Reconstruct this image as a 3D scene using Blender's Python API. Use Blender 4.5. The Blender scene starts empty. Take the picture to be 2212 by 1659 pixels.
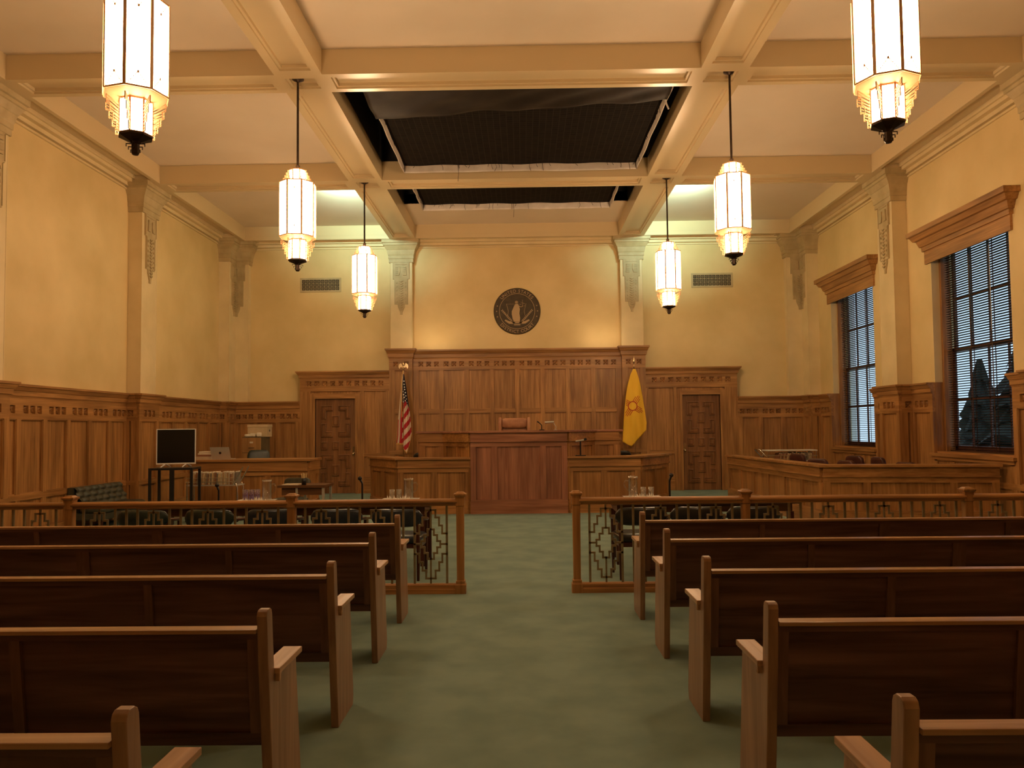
import bpy, bmesh, math, random
from mathutils import Matrix, Vector
random.seed(7)
C = bpy.context.scene.collection
sc = bpy.context.scene
PI = math.pi

# ------------------------------------------------------------------ camera
F_PX = 1661.0
P_, YAW, ROLL = math.radians(2.6), math.radians(0.8), math.radians(-0.62)
fw = Vector((-math.sin(YAW)*math.cos(P_), math.cos(YAW)*math.cos(P_), math.sin(P_)))
rt = Vector((math.cos(YAW), math.sin(YAW), 0.0)); up = rt.cross(fw)
c_, s_ = math.cos(ROLL), math.sin(ROLL)
rt2 = c_*rt + s_*up; up2 = -s_*rt + c_*up
cd = bpy.data.cameras.new('camera'); cam = bpy.data.objects.new('camera', cd); C.objects.link(cam)
cam.matrix_world = Matrix(((rt2.x, up2.x, -fw.x, 0), (rt2.y, up2.y, -fw.y, 0), (rt2.z, up2.z, -fw.z, 1.65), (0, 0, 0, 1)))
cd.sensor_width = 36.0; cd.lens = F_PX/2212*36; cd.shift_y = 20/2212; cd.clip_end = 200
sc.camera = cam

# ------------------------------------------------------------------ light
w = bpy.data.worlds.new('dusk_sky'); sc.world = w; w.use_nodes = True
bg = w.node_tree.nodes['Background']; bg.inputs[0].default_value = (0.55, 0.72, 0.86, 1); bg.inputs[1].default_value = 1.3
vs = sc.view_settings; vs.view_transform = 'Standard'; vs.look = 'None'; vs.gamma = 1; vs.exposure = 0.0; vs.use_curve_mapping = False
LAMP_STRENGTH = 42.0
LAMP_COLOR = (1.0, 0.67, 0.385)

def area_light(name, loc, aim, size, size_y, power, color):
    d = bpy.data.lights.new(name, 'AREA'); d.shape = 'RECTANGLE'; d.size = size; d.size_y = size_y
    d.energy = power; d.color = color
    if 'batten' in name: d.spread = math.radians(75)
    o = bpy.data.objects.new(name, d); C.objects.link(o); o.location = loc
    o.rotation_euler = (Vector(aim)-Vector(loc)).to_track_quat('-Z', 'Y').to_euler()
    return o
# fluorescent battens standing on the far side of the second cross beam, washing the ceiling coffers
area_light('batten_light', (-3.9, 15.78, 6.70), (-3.9, 17.0, 6.98), 0.8, 0.06, 46, (0.62, 1.0, 0.85))
area_light('batten_light', (3.65, 15.78, 6.70), (3.65, 17.0, 6.98), 0.8, 0.06, 52, (0.62, 1.0, 0.85))
# small uplights on top of the back panelling
area_light('picture_light', (-2.35, 19.72, 3.80), (-2.35, 20.2, 4.8), 0.9, 0.1, 3.2, (1.0, 0.72, 0.40))
area_light('picture_light', (2.1, 19.72, 3.80), (2.1, 20.2, 4.8), 0.9, 0.1, 3.2, (1.0, 0.72, 0.40))

# ------------------------------------------------------------------ room numbers
XL, XR, YB, YF = -7.82, 7.58, 20.25, -1.6
ZB, ZC = 6.62, 6.98          # beam bottom, coffer ceiling
PIERS = [(5.8, 6.42), (10.43, 11.05), (15.06, 15.68)]
PXL, PXR = -7.55, 7.30       # pier faces

# ------------------------------------------------------------------ materials
def mat(name, col, rough=0.6, metal=0.0, emit=None, es=0.0, trans=0.0, spec=None, ior=1.45, alpha=1.0):
    m = bpy.data.materials.new(name); m.use_nodes = True
    b = m.node_tree.nodes['Principled BSDF']
    b.inputs['Base Color'].default_value = (*col, 1); b.inputs['Roughness'].default_value = rough
    b.inputs['Metallic'].default_value = metal; b.inputs['IOR'].default_value = ior
    if trans: b.inputs['Transmission Weight'].default_value = trans
    if spec is not None: b.inputs['Specular IOR Level'].default_value = spec
    if alpha < 1: b.inputs['Alpha'].default_value = alpha
    if emit: b.inputs['Emission Color'].default_value = (*emit, 1); b.inputs['Emission Strength'].default_value = es
    return m

def noisy(name, c1, c2, scale=(1, 1, 1), detail=4, rough=0.6, bump=0.0, metal=0.0, r0=0.35, r1=0.65, distort=0.0, rand=True, spec=None, fine=None, rough2=None):
    """two-colour noise over object space; scale stretches it along the grain"""
    m = mat(name, c1, rough, metal, spec=spec); nt = m.node_tree; N = nt.nodes; L = nt.links
    b = N['Principled BSDF']
    tc = N.new('ShaderNodeTexCoord'); mp = N.new('ShaderNodeMapping'); mp.inputs['Scale'].default_value = scale
    if rand:
        oi = N.new('ShaderNodeObjectInfo'); mu = N.new('ShaderNodeMath'); mu.operation = 'MULTIPLY'; mu.inputs[1].default_value = 37.0
        ad = N.new('ShaderNodeVectorMath'); ad.operation = 'ADD'
        L.new(oi.outputs['Random'], mu.inputs[0]); L.new(tc.outputs['Object'], mp.inputs[0])
        L.new(mp.outputs[0], ad.inputs[0]); L.new(mu.outputs[0], ad.inputs[1]); src = ad.outputs[0]
    else:
        L.new(tc.outputs['Object'], mp.inputs[0]); src = mp.outputs[0]
    n = N.new('ShaderNodeTexNoise'); n.inputs['Scale'].default_value = 1; n.inputs['Detail'].default_value = detail; n.inputs['Distortion'].default_value = distort
    L.new(src, n.inputs[0])
    r = N.new('ShaderNodeValToRGB'); r.color_ramp.elements[0].position = r0; r.color_ramp.elements[1].position = r1
    r.color_ramp.elements[0].color = (*c1, 1); r.color_ramp.elements[1].color = (*c2, 1)
    L.new(n.outputs[0], r.inputs[0]); L.new(r.outputs[0], b.inputs['Base Color'])
    if bump:
        bp = N.new('ShaderNodeBump'); bp.inputs['Strength'].default_value = bump; bp.inputs['Distance'].default_value = 0.01
        L.new(n.outputs[0], bp.inputs['Height']); L.new(bp.outputs[0], b.inputs['Normal'])
    if rough2 is not None:
        mr = N.new('ShaderNodeMapRange'); mr.inputs[3].default_value = rough; mr.inputs[4].default_value = rough2
        L.new(n.outputs[0], mr.inputs[0]); L.new(mr.outputs[0], b.inputs['Roughness'])
    return m

def oak(name, axis, c1, c2, rough=0.42, g=26.0):
    """oak with two layers: fine pores along the grain and a broad figure"""
    sc_ = [g, g, g]; sc_['xyz'.index(axis)] = 1.3
    m = noisy(name, c1, c2, tuple(sc_), 6, rough, bump=0.12, r0=0.3, r1=0.7, distort=0.5)
    nt = m.node_tree; N = nt.nodes; L = nt.links
    b = N['Principled BSDF']; ramp = next(n for n in N if n.type == 'VALTORGB')
    tc = next(n for n in N if n.type == 'TEX_COORD')
    mp = N.new('ShaderNodeMapping'); s2 = [3.2, 3.2, 3.2]; s2['xyz'.index(axis)] = 0.45; mp.inputs['Scale'].default_value = tuple(s2)
    n2 = N.new('ShaderNodeTexNoise'); n2.inputs['Detail'].default_value = 3; n2.inputs['Scale'].default_value = 1; n2.inputs['Distortion'].default_value = 1.0
    L.new(tc.outputs['Object'], mp.inputs[0]); L.new(mp.outputs[0], n2.inputs[0])
    r2 = N.new('ShaderNodeValToRGB'); r2.color_ramp.elements[0].position = 0.3; r2.color_ramp.elements[1].position = 0.7
    r2.color_ramp.elements[0].color = (0.66, 0.62, 0.58, 1); r2.color_ramp.elements[1].color = (1.18, 1.16, 1.12, 1)
    L.new(n2.outputs[0], r2.inputs[0])
    mx = N.new('ShaderNodeMix'); mx.data_type = 'RGBA'; mx.blend_type = 'MULTIPLY'; mx.inputs[0].default_value = 1
    L.new(ramp.outputs[0], mx.inputs[6]); L.new(r2.outputs[0], mx.inputs[7]); L.new(mx.outputs[2], b.inputs['Base Color'])
    return m

OC1, OC2 = (0.27, 0.122, 0.036), (0.48, 0.245, 0.085)
OX, OY, OZ = oak('oak_x', 'x', OC1, OC2), oak('oak_y', 'y', OC1, OC2), oak('oak_z', 'z', OC1, OC2)
OAK = [OX, OY, OZ]
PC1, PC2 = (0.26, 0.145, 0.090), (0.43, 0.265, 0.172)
PT1, PT2 = (0.36, 0.205, 0.115), (0.58, 0.36, 0.215)  # rails and armrests: light from above is put into a paler oak
QX, QY, QZ = oak('pew_oak_lit_x', 'x', PT1, PT2, 0.27), oak('pew_oak_lit_y', 'y', PT1, PT2, 0.27), oak('pew_oak_z', 'z', PC1, PC2, 0.33)
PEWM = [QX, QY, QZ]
PSTILE = oak('pew_stile_oak_shaded', 'z', (0.11, 0.055, 0.036), (0.20, 0.105, 0.070), 0.38)  # same oak darkened, the shade on the pew backs painted in
PBACK = oak('pew_back_oak_shaded', 'x', (0.062, 0.028, 0.021), (0.19, 0.098, 0.076), 0.38, g=18)  # shaded copy of the pew oak, darkness is in the colour
JX, JY, JZ = oak('bench_oak_x', 'x', (0.25, 0.100, 0.055), (0.42, 0.195, 0.115)), oak('bench_oak_y', 'y', (0.25, 0.100, 0.055), (0.42, 0.195, 0.115)), oak('bench_oak_z', 'z', (0.24, 0.095, 0.056), (0.40, 0.180, 0.110))
JUD = [JX, JY, JZ]
DX, DZ = oak('door_oak_x', 'x', (0.17, 0.072, 0.025), (0.30, 0.140, 0.052)), oak('door_oak_z', 'z', (0.17, 0.072, 0.025), (0.30, 0.140, 0.052))
DOORM = [DX, DX, DZ]
PLAS = noisy('cream_plaster', (0.62, 0.46, 0.205), (0.76, 0.58, 0.29), (0.9, 0.9, 0.9), 5, 0.55, bump=0.25, r0=0.3, r1=0.72, rand=False)
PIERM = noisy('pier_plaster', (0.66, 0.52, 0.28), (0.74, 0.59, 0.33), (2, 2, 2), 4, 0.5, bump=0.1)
BEAM = noisy('beam_gloss_paint', (0.61, 0.475, 0.27), (0.64, 0.50, 0.29), (1.2, 1.2, 1.2), 3, 0.27, r0=0.0, r1=1.0)
CEIL = noisy('ceiling_plaster', (0.74, 0.62, 0.46), (0.78, 0.66, 0.50), (1, 1, 1), 3, 0.8)
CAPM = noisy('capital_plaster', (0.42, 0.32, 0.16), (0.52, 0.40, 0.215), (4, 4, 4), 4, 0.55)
CARPET = noisy('green_carpet', (0.195, 0.285, 0.255), (0.245, 0.345, 0.305), (2.6, 2.6, 2.6), 12, 0.95, bump=0.5, r0=0.35, r1=0.62, spec=0.1, rand=False)
BLACKC = noisy('black_sheeting', (0.006, 0.005, 0.005), (0.016, 0.013, 0.012), (3, 3, 3), 4, 0.7)
TARP = noisy('dark_tarpaulin', (0.018, 0.013, 0.009), (0.030, 0.022, 0.015), (3, 3, 3), 4, 0.6, spec=0.15)
HEM = noisy('white_canvas', (0.62, 0.54, 0.46), (0.72, 0.64, 0.56), (5, 5, 5), 3, 0.8)
BRONZE = noisy('dark_bronze', (0.035, 0.022, 0.014), (0.07, 0.045, 0.028), (9, 9, 9), 3, 0.4, metal=0.7)
GRILLE = noisy('grille_bronze', (0.19, 0.145, 0.075), (0.26, 0.20, 0.11), (9, 9, 9), 3, 0.45, metal=0.15)
BRASS = mat('lamp_brass_lit', (0.80, 0.48, 0.25), 0.4, 0.15)  # base colour lightened in place of glow from the lit glass
GOLD = mat('polished_brass', (0.75, 0.62, 0.40), 0.2, 1.0)
CHROME = mat('chrome', (0.72, 0.70, 0.66), 0.15, 1.0)
STEEL = mat('brushed_aluminium', (0.62, 0.60, 0.56), 0.35, 0.6)
BLACK = mat('black_plastic', (0.012, 0.012, 0.013), 0.35)
SCREEN = mat('dark_screen', (0.004, 0.004, 0.005), 0.12)
WHITEP = mat('white_paint', (0.72, 0.70, 0.66), 0.4)
GREENL = noisy('dark_green_leather', (0.010, 0.020, 0.016), (0.018, 0.032, 0.027), (14, 14, 14), 4, 0.30)
BLUEL = noisy('dark_blue_leather', (0.010, 0.018, 0.030), (0.018, 0.030, 0.046), (14, 14, 14), 4, 0.30)
BLACKL = noisy('black_leather', (0.010, 0.010, 0.009), (0.018, 0.018, 0.016), (14, 14, 14), 4, 0.28)
SOFAL = noisy('grey_green_leather', (0.042, 0.044, 0.032), (0.066, 0.068, 0.050), (9, 9, 9), 4, 0.4)
BROWNL = noisy('tan_leather', (0.36, 0.165, 0.085), (0.50, 0.25, 0.135), (8, 8, 8), 4, 0.4)
MAROON = noisy('maroon_leather', (0.050, 0.016, 0.012), (0.085, 0.028, 0.020), (8, 8, 8), 4, 0.32)
MAHOG = oak('mahogany', 'z', (0.050, 0.013, 0.008), (0.085, 0.026, 0.014), 0.3)
TABLEW = oak('table_wood', 'x', (0.10, 0.045, 0.020), (0.17, 0.080, 0.038), 0.3)
PAPER = noisy('paper', (0.62, 0.55, 0.42), (0.75, 0.68, 0.55), (9, 9, 9), 2, 0.85)
GLINT = mat('white_glint', (0.88, 0.84, 0.74), 0.7)
MANILA = [noisy('manila_%d' % i, c, tuple(x*1.15 for x in c), (9, 9, 9), 2, 0.8) for i, c in enumerate([(0.55, 0.42, 0.24), (0.38, 0.24, 0.12), (0.20, 0.16, 0.12), (0.46, 0.38, 0.27), (0.28, 0.13, 0.07)])]
CARD = noisy('cream_cardboard', (0.50, 0.38, 0.22), (0.58, 0.45, 0.28), (5, 5, 5), 2, 0.8)
CABW = oak('cabinet_wood', 'z', (0.33, 0.17, 0.055), (0.46, 0.26, 0.10), 0.5)
CABS = noisy('cabinet_dark_side', (0.10, 0.075, 0.035), (0.14, 0.10, 0.05), (5, 5, 5), 2, 0.6)
def thin_glass(name, col):
    m = bpy.data.materials.new(name); m.use_nodes = True; N = m.node_tree.nodes; L = m.node_tree.links; N.remove(N['Principled BSDF'])
    a = N.new('ShaderNodeBsdfTransparent'); a.inputs[0].default_value = (*col, 1); g = N.new('ShaderNodeBsdfGlossy'); g.inputs['Roughness'].default_value = 0.06
    f = N.new('ShaderNodeMapRange'); lw = N.new('ShaderNodeLayerWeight'); lw.inputs[0].default_value = 0.25; L.new(lw.outputs['Facing'], f.inputs[0]); f.inputs[3].default_value = 0.10; f.inputs[4].default_value = 0.95; mx = N.new('ShaderNodeMixShader')
    L.new(f.outputs[0], mx.inputs[0]); L.new(a.outputs[0], mx.inputs[1]); L.new(g.outputs[0], mx.inputs[2]); L.new(mx.outputs[0], N['Material Output'].inputs[0]); return m
GLASSM = thin_glass('drinking_glass', (0.95, 0.95, 0.93))
PGLASS = thin_glass('purple_tinted_glass', (0.74, 0.64, 0.86))
PANE = mat('window_glass', (0.92, 0.96, 1.0), 0.0, trans=1.0, ior=1.03)
SLATM = oak('blind_slat_wood', 'y', (0.030, 0.012, 0.007), (0.060, 0.026, 0.014), 0.35)
SASHM = oak('sash_wood', 'z', (0.085, 0.030, 0.020), (0.14, 0.055, 0.035), 0.4)
SEALD = noisy('seal_dark_brown', (0.050, 0.033, 0.014), (0.070, 0.046, 0.020), (10, 10, 10), 3, 0.6)
SEALG = mat('seal_gold_relief', (0.42, 0.29, 0.15), 0.4, 0.3)
RED = mat('flag_red', (0.46, 0.018, 0.028), 0.75)
WHITEF = mat('flag_white', (0.72, 0.60, 0.46), 0.75)
NAVY = mat('flag_navy', (0.020, 0.014, 0.024), 0.75)
STARM = mat('flag_star_white', (0.90, 0.86, 0.84), 0.7)
FRINGE = mat('gold_fringe', (0.66, 0.36, 0.10), 0.7)
YEL = noisy('flag_yellow', (0.78, 0.45, 0.022), (0.84, 0.50, 0.035), (3, 3, 1), 3, 0.7)
ZIA = mat('flag_symbol_red', (0.42, 0.035, 0.012), 0.7)
SHADE = mat('lit_opal_glass', (0.9, 0.8, 0.65), 0.4, emit=LAMP_COLOR, es=LAMP_STRENGTH)
GLOW = mat('lamp_filigree_glow', (0.58, 0.30, 0.14), 0.5, 0.0)  # lamp glow on the wings is put into this tan base colour
COLLAR = mat('lamp_collar', (0.50, 0.29, 0.15), 0.5)
LEAF = noisy('dark_evergreen', (0.006, 0.009, 0.006), (0.016, 0.022, 0.014), (6, 6, 6), 4, 0.8)
STUCCO = noisy('pale_stucco', (0.30, 0.28, 0.27), (0.36, 0.34, 0.33), (1, 1, 1), 3, 0.9)
GRASS = noisy('lawn_green', (0.10, 0.13, 0.06), (0.16, 0.19, 0.10), (2, 2, 2), 5, 0.9)

# net: dark cloth with a fine grid of lighter threads
NETM = mat('black_netting', (0.02, 0.014, 0.010), 0.9, spec=0.1); _n = NETM.node_tree
_tc = _n.nodes.new('ShaderNodeTexCoord'); _bt = _n.nodes.new('ShaderNodeTexBrick')
_bt.offset = 0; _bt.inputs['Scale'].default_value = 9; _bt.inputs['Mortar Size'].default_value = 0.05; _bt.inputs['Brick Width'].default_value = 1.0; _bt.inputs['Row Height'].default_value = 0.8
_bt.inputs['Color1'].default_value = (0.007, 0.0045, 0.003, 1); _bt.inputs['Color2'].default_value = (0.012, 0.008, 0.005, 1); _bt.inputs['Mortar'].default_value = (0.026, 0.018, 0.013, 1)
_n.links.new(_tc.outputs['Object'], _bt.inputs[0]); _n.links.new(_bt.outputs[0], _n.nodes['Principled BSDF'].inputs['Base Color'])

# ------------------------------------------------------------------ mesh builder
class MB:
    def __init__(s, mats):
        s.v = []; s.f = []; s.mi = []; s.mats = list(mats) if isinstance(mats, (list, tuple)) else [mats]; s.M = Matrix.Identity(4); s.sm = []
    def add(s, vs_, fs, m=0, smooth=False):
        b = len(s.v); s.v += [tuple(s.M @ Vector(p)) for p in vs_]
        for f in fs:
            s.f.append([b+i for i in f]); s.mi.append(m); s.sm.append(smooth)
    def box(s, x0, x1, y0, y1, z0, z1, m=0):
        s.add([(x0, y0, z0), (x1, y0, z0), (x1, y1, z0), (x0, y1, z0), (x0, y0, z1), (x1, y0, z1), (x1, y1, z1), (x0, y1, z1)],
              [(3, 2, 1, 0), (4, 5, 6, 7), (0, 1, 5, 4), (1, 2, 6, 5), (2, 3, 7, 6), (3, 0, 4, 7)], m)
    def wbox(s, x0, x1, y0, y1, z0, z1):
        """box whose material slot follows its longest side (0 x, 1 y, 2 z)"""
        d = [abs(x1-x0), abs(y1-y0), abs(z1-z0)]; s.box(x0, x1, y0, y1, z0, z1, d.index(max(d)))
    def prism(s, poly, axis, a, b, m=0, smooth=False):
        """poly of 2D points extruded along axis from a to b; axes order: x->(y,z) y->(x,z) z->(x,y)"""
        def P(p, t): return {'x': (t, p[0], p[1]), 'y': (p[0], t, p[1]), 'z': (p[0], p[1], t)}[axis]
        n = len(poly); vs_ = [P(p, a) for p in poly]+[P(p, b) for p in poly]
        s.add(vs_, [tuple(range(n-1, -1, -1)), tuple(range(n, 2*n))], m)
        b0 = len(s.v)-2*n
        for i in range(n):
            s.f.append([b0+i, b0+(i+1) % n, b0+n+(i+1) % n, b0+n+i]); s.mi.append(m); s.sm.append(smooth)
    def loft(s, rings, m=0, smooth=True, caps=True):
        n = len(rings[0]); vs_ = [p for r in rings for p in r]; fs = []
        for k in range(len(rings)-1):
            for i in range(n): fs.append((k*n+i, k*n+(i+1) % n, (k+1)*n+(i+1) % n, (k+1)*n+i))
        s.add(vs_, fs, m, smooth)
        if caps:
            s.add(rings[0], [tuple(range(n-1, -1, -1))], m); s.add(rings[-1], [tuple(range(n))], m)
    def lathe(s, prof, n=16, c=(0, 0, 0), m=0, rot=0.0, smooth=True, caps=True):
        s.loft([[(c[0]+r*math.cos(rot+2*PI*i/n), c[1]+r*math.sin(rot+2*PI*i/n), c[2]+z) for i in range(n)] for r, z in prof], m, smooth, caps)
    def tube(s, pts, r, n=8, m=0, rs=None):
        rings = []; pts = [Vector(p) for p in pts]; last = None
        for i, p in enumerate(pts):
            d = (pts[min(i+1, len(pts)-1)]-pts[max(i-1, 0)]).normalized()
            if last is None:
                u = d.orthogonal().normalized()
            else:
                u = (last - d*last.dot(d)); u = u.normalized() if u.length > 1e-5 else d.orthogonal().normalized()
            last = u; v = d.cross(u); rr = rs[i] if rs else r
            rings.append([tuple(p+(u*math.cos(2*PI*k/n)+v*math.sin(2*PI*k/n))*rr) for k in range(n)])
        s.loft(rings, m)
    def grid(s, fn, nu, nv, m=0, smooth=True, mf=None):
        b = len(s.v)
        for j in range(nv+1):
            for i in range(nu+1): s.v.append(tuple(s.M @ Vector(fn(i/nu, j/nv))))
        for j in range(nv):
            for i in range(nu):
                s.f.append([b+j*(nu+1)+i, b+j*(nu+1)+i+1, b+(j+1)*(nu+1)+i+1, b+(j+1)*(nu+1)+i]); s.mi.append(mf(i, j) if mf else m); s.sm.append(smooth)
    def build(s, name, parent=None, loc=None, bevel=0, solid=0, label=None, keepn=False):
        me = bpy.data.meshes.new(name); me.from_pydata(s.v, [], s.f)
        for m in s.mats: me.materials.append(m)
        me.polygons.foreach_set('material_index', s.mi); me.polygons.foreach_set('use_smooth', s.sm)
        if not keepn:
            bm = bmesh.new(); bm.from_mesh(me); bmesh.ops.recalc_face_normals(bm, faces=bm.faces); bm.to_mesh(me); bm.free()
        me.update()
        o = bpy.data.objects.new(name, me); C.objects.link(o)
        if parent: o.parent = parent
        if loc: o.location = loc
        if solid:
            q = o.modifiers.new('solid', 'SOLIDIFY'); q.thickness = solid; q.offset = 0
        if bevel:
            q = o.modifiers.new('bevel', 'BEVEL'); q.width = bevel; q.segments = 2; q.limit_method = 'ANGLE'; q.angle_limit = math.radians(40)
        if label: o['label'] = label
        return o

def thing(name, label, cat, loc=(0, 0, 0), rz=0, group=None):
    o = bpy.data.objects.new(name, None); C.objects.link(o); o.location = loc; o.rotation_euler = (0, 0, rz)
    o.empty_display_size = 0.1
    tag(o, label, cat, group); return o
def tag(o, label, cat, group=None):
    o['label'] = label; o['category'] = cat
    if group: o['group'] = group
    return o
def struct(o, label=None):
    o['kind'] = 'structure'
    if label: o['label'] = label
    return o
def copy_tree(o, parent=None):
    c = o.copy(); C.objects.link(c)
    if parent: c.parent = parent
    for ch in [x for x in bpy.data.objects if x.parent == o]: copy_tree(ch, c)
    return c
def clone(o, label, loc=None, rz=None, group=None):
    c = copy_tree(o); c['label'] = label
    if loc: c.location = loc
    if rz is not None: c.rotation_euler = (0, 0, rz)
    if group: c['group'] = group
    return c
def frame(ox, oy, dx, dy, nx, ny):
    """matrix: local x along the run (dx,dy), local y out of the face (nx,ny), z up"""
    return Matrix(((dx, nx, 0, ox), (dy, ny, 0, oy), (0, 0, 1, 0), (0, 0, 0, 1)))

# ------------------------------------------------------------------ floor, walls, ceiling
m = MB(CARPET); m.box(XL-0.3, XR+0.3, YF-0.3, YB+0.3, -0.12, 0.0); struct(m.build('floor'), 'green carpet')
m = MB(PLAS); m.box(XL-0.3, XL, YF-0.3, YB+0.3, 0, 7.3); struct(m.build('wall_left'))
m = MB(PLAS); m.box(XL, XR, YB, YB+0.3, 0, 7.3); struct(m.build('wall_back'))
m = MB(PLAS); m.box(XL, XR, YF-0.3, YF, 0, 7.3); struct(m.build('wall_front'))
WIN = [(16.58, 18.86), (11.93, 14.23)]       # openings (near, far)
WZ0, WZ1 = 1.14, 4.92
m = MB(PLAS)
ys = [YF-0.3, YB+0.3]
for a, b in ((ys[0], WIN[1][0]), (WIN[1][1], WIN[0][0]), (WIN[0][1], ys[-1])): m.box(XR, XR+0.42, a, b, 0, 7.3)
for a, b in WIN: m.box(XR, XR+0.42, a, b, 0, WZ0); m.box(XR, XR+0.42, a, b, WZ1, 7.3)
struct(m.build('wall_right'))

BX = [(-3.43, -2.76), (2.53, 3.20)]
BY = [(1.2, 1.82), (5.85, 6.45), (10.5, 11.07), (15.1, 15.69)]
PLx, PRx, PBy = -7.22, 6.95, 19.8           # inner faces of the perimeter beam
# coffer ceiling with the skylight left open
m = MB(CEIL)
m.box(XL-0.3, BX[0][1], YF, YB, ZC, ZC+0.25); m.box(BX[1][0], XR+0.3, YF, YB, ZC, ZC+0.25)
m.box(BX[0][1], BX[1][0], YF, 11.0, ZC, ZC+0.25); m.box(BX[0][1], BX[1][0], 18.0, YB, ZC, ZC+0.25)
struct(m.build('ceiling'))
m = MB(BLACKC)                                  # blacked-out light well over the skylight
m.box(BX[0][1]-0.05, BX[1][0]+0.05, 10.95, 18.05, 7.85, 7.9)
m.box(BX[0][1]-0.08, BX[0][1]+0.002, 10.95, 18.05, 7.0, 7.9); m.box(BX[1][0]-0.002, BX[1][0]+0.08, 10.95, 18.05, 7.0, 7.9)
m.box(BX[0][1], BX[1][0], 10.92, 11.0, 7.0, 7.9); m.box(BX[0][1], BX[1][0], 18.0, 18.08, 7.0, 7.9); m.box(BX[0][1], BX[1][0], 15.3, 15.5, 7.0, 7.9)
struct(m.build('ceiling_skylight_well'), 'blacked-out skylight well')

# beams with recessed soffits
def soffit(mb, x0, x1, y0, y1, b=0.10):
    """edge strips of one soffit panel, plus a small inner step"""
    for k, (e, z0, z1) in enumerate(((b, ZB, ZB+0.075), (b+0.035, ZB+0.03, ZB+0.075))):
        o = 0 if k == 0 else b-0.002
        mb.box(x0+o, x0+e, y0+o, y1-o, z0, z1); mb.box(x1-e, x1-o, y0+o, y1-o, z0, z1)
        mb.box(x0+e, x1-e, y0+o, y0+e, z0, z1); mb.box(x0+e, x1-e, y1-e, y1-o, z0, z1)
m = MB(BEAM)
ylist = [YF]+[q for p in BY for q in p]+[PBy]
for x0, x1 in BX:
    m.box(x0, x1, YF, PBy, ZB+0.075, ZC+0.02)
    for i in range(len(ylist)-1): soffit(m, x0, x1, ylist[i], ylist[i+1], 0.12)
struct(m.build('trim_1'), 'long ceiling beams')
m = MB(BEAM)
for y0, y1 in BY:
    for x0, x1 in ((PLx, BX[0][0]), (BX[0][1], BX[1][0]), (BX[1][1], PRx)):
        m.box(x0, x1, y0, y1, ZB+0.075, ZC+0.02); soffit(m, x0, x1, y0, y1, 0.10)
struct(m.build('trim_2'), 'ceiling cross beams')
m = MB(BEAM)                                    # perimeter beam
m.box(XL, PLx, YF, YB, ZB+0.10, ZC+0.02); m.box(PRx, XR, YF, YB, ZB+0.10, ZC+0.02); m.box(PLx, PRx, PBy, YB, ZB+0.10, ZC+0.02)
m.box(PLx-0.08, PLx, YF, PBy+0.08, ZB, ZB+0.10); m.box(PRx, PRx+0.08, YF, PBy+0.08, ZB, ZB+0.10); m.box(PLx+0.001, PRx-0.001, PBy, PBy+0.078, ZB+0.001, ZB+0.099)
for a, b in PIERS:
    m.box(XL, PLx-0.08, a-0.16, b+0.16, ZB+0.003, ZB+0.099); m.box(PRx+0.08, XR, a-0.16, b+0.16, ZB+0.003, ZB+0.099)
m.box(XL, PLx-0.08, 19.40, YB, ZB+0.003, ZB+0.099); m.box(PRx+0.08, XR, 19.40, YB, ZB+0.003, ZB+0.099)
for a, b in ((-3.66, -2.67), (2.40, 3.37), (XL, -6.95), (6.65, XR)): m.box(a, b, PBy+0.078, YB, ZB+0.004, ZB+0.098)
struct(m.build('trim_3'), 'ceiling edge beam')
m = MB([PIERM])                                 # picture mould under the beam
for z0, z1, d in ((ZB+0.03, ZB+0.10, 0.20), (ZB-0.03, ZB+0.03, 0.16), (ZB-0.10, ZB-0.03, 0.07), (ZB-0.16, ZB-0.13, 0.035)):
    m.box(XL, XL+d, YF, YB, z0, z1); m.box(XR-d, XR, YF, YB, z0, z1); m.box(XL, XR, YB-d, YB, z0, z1)
struct(m.build('trim_4'), 'plaster cornice')

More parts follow.
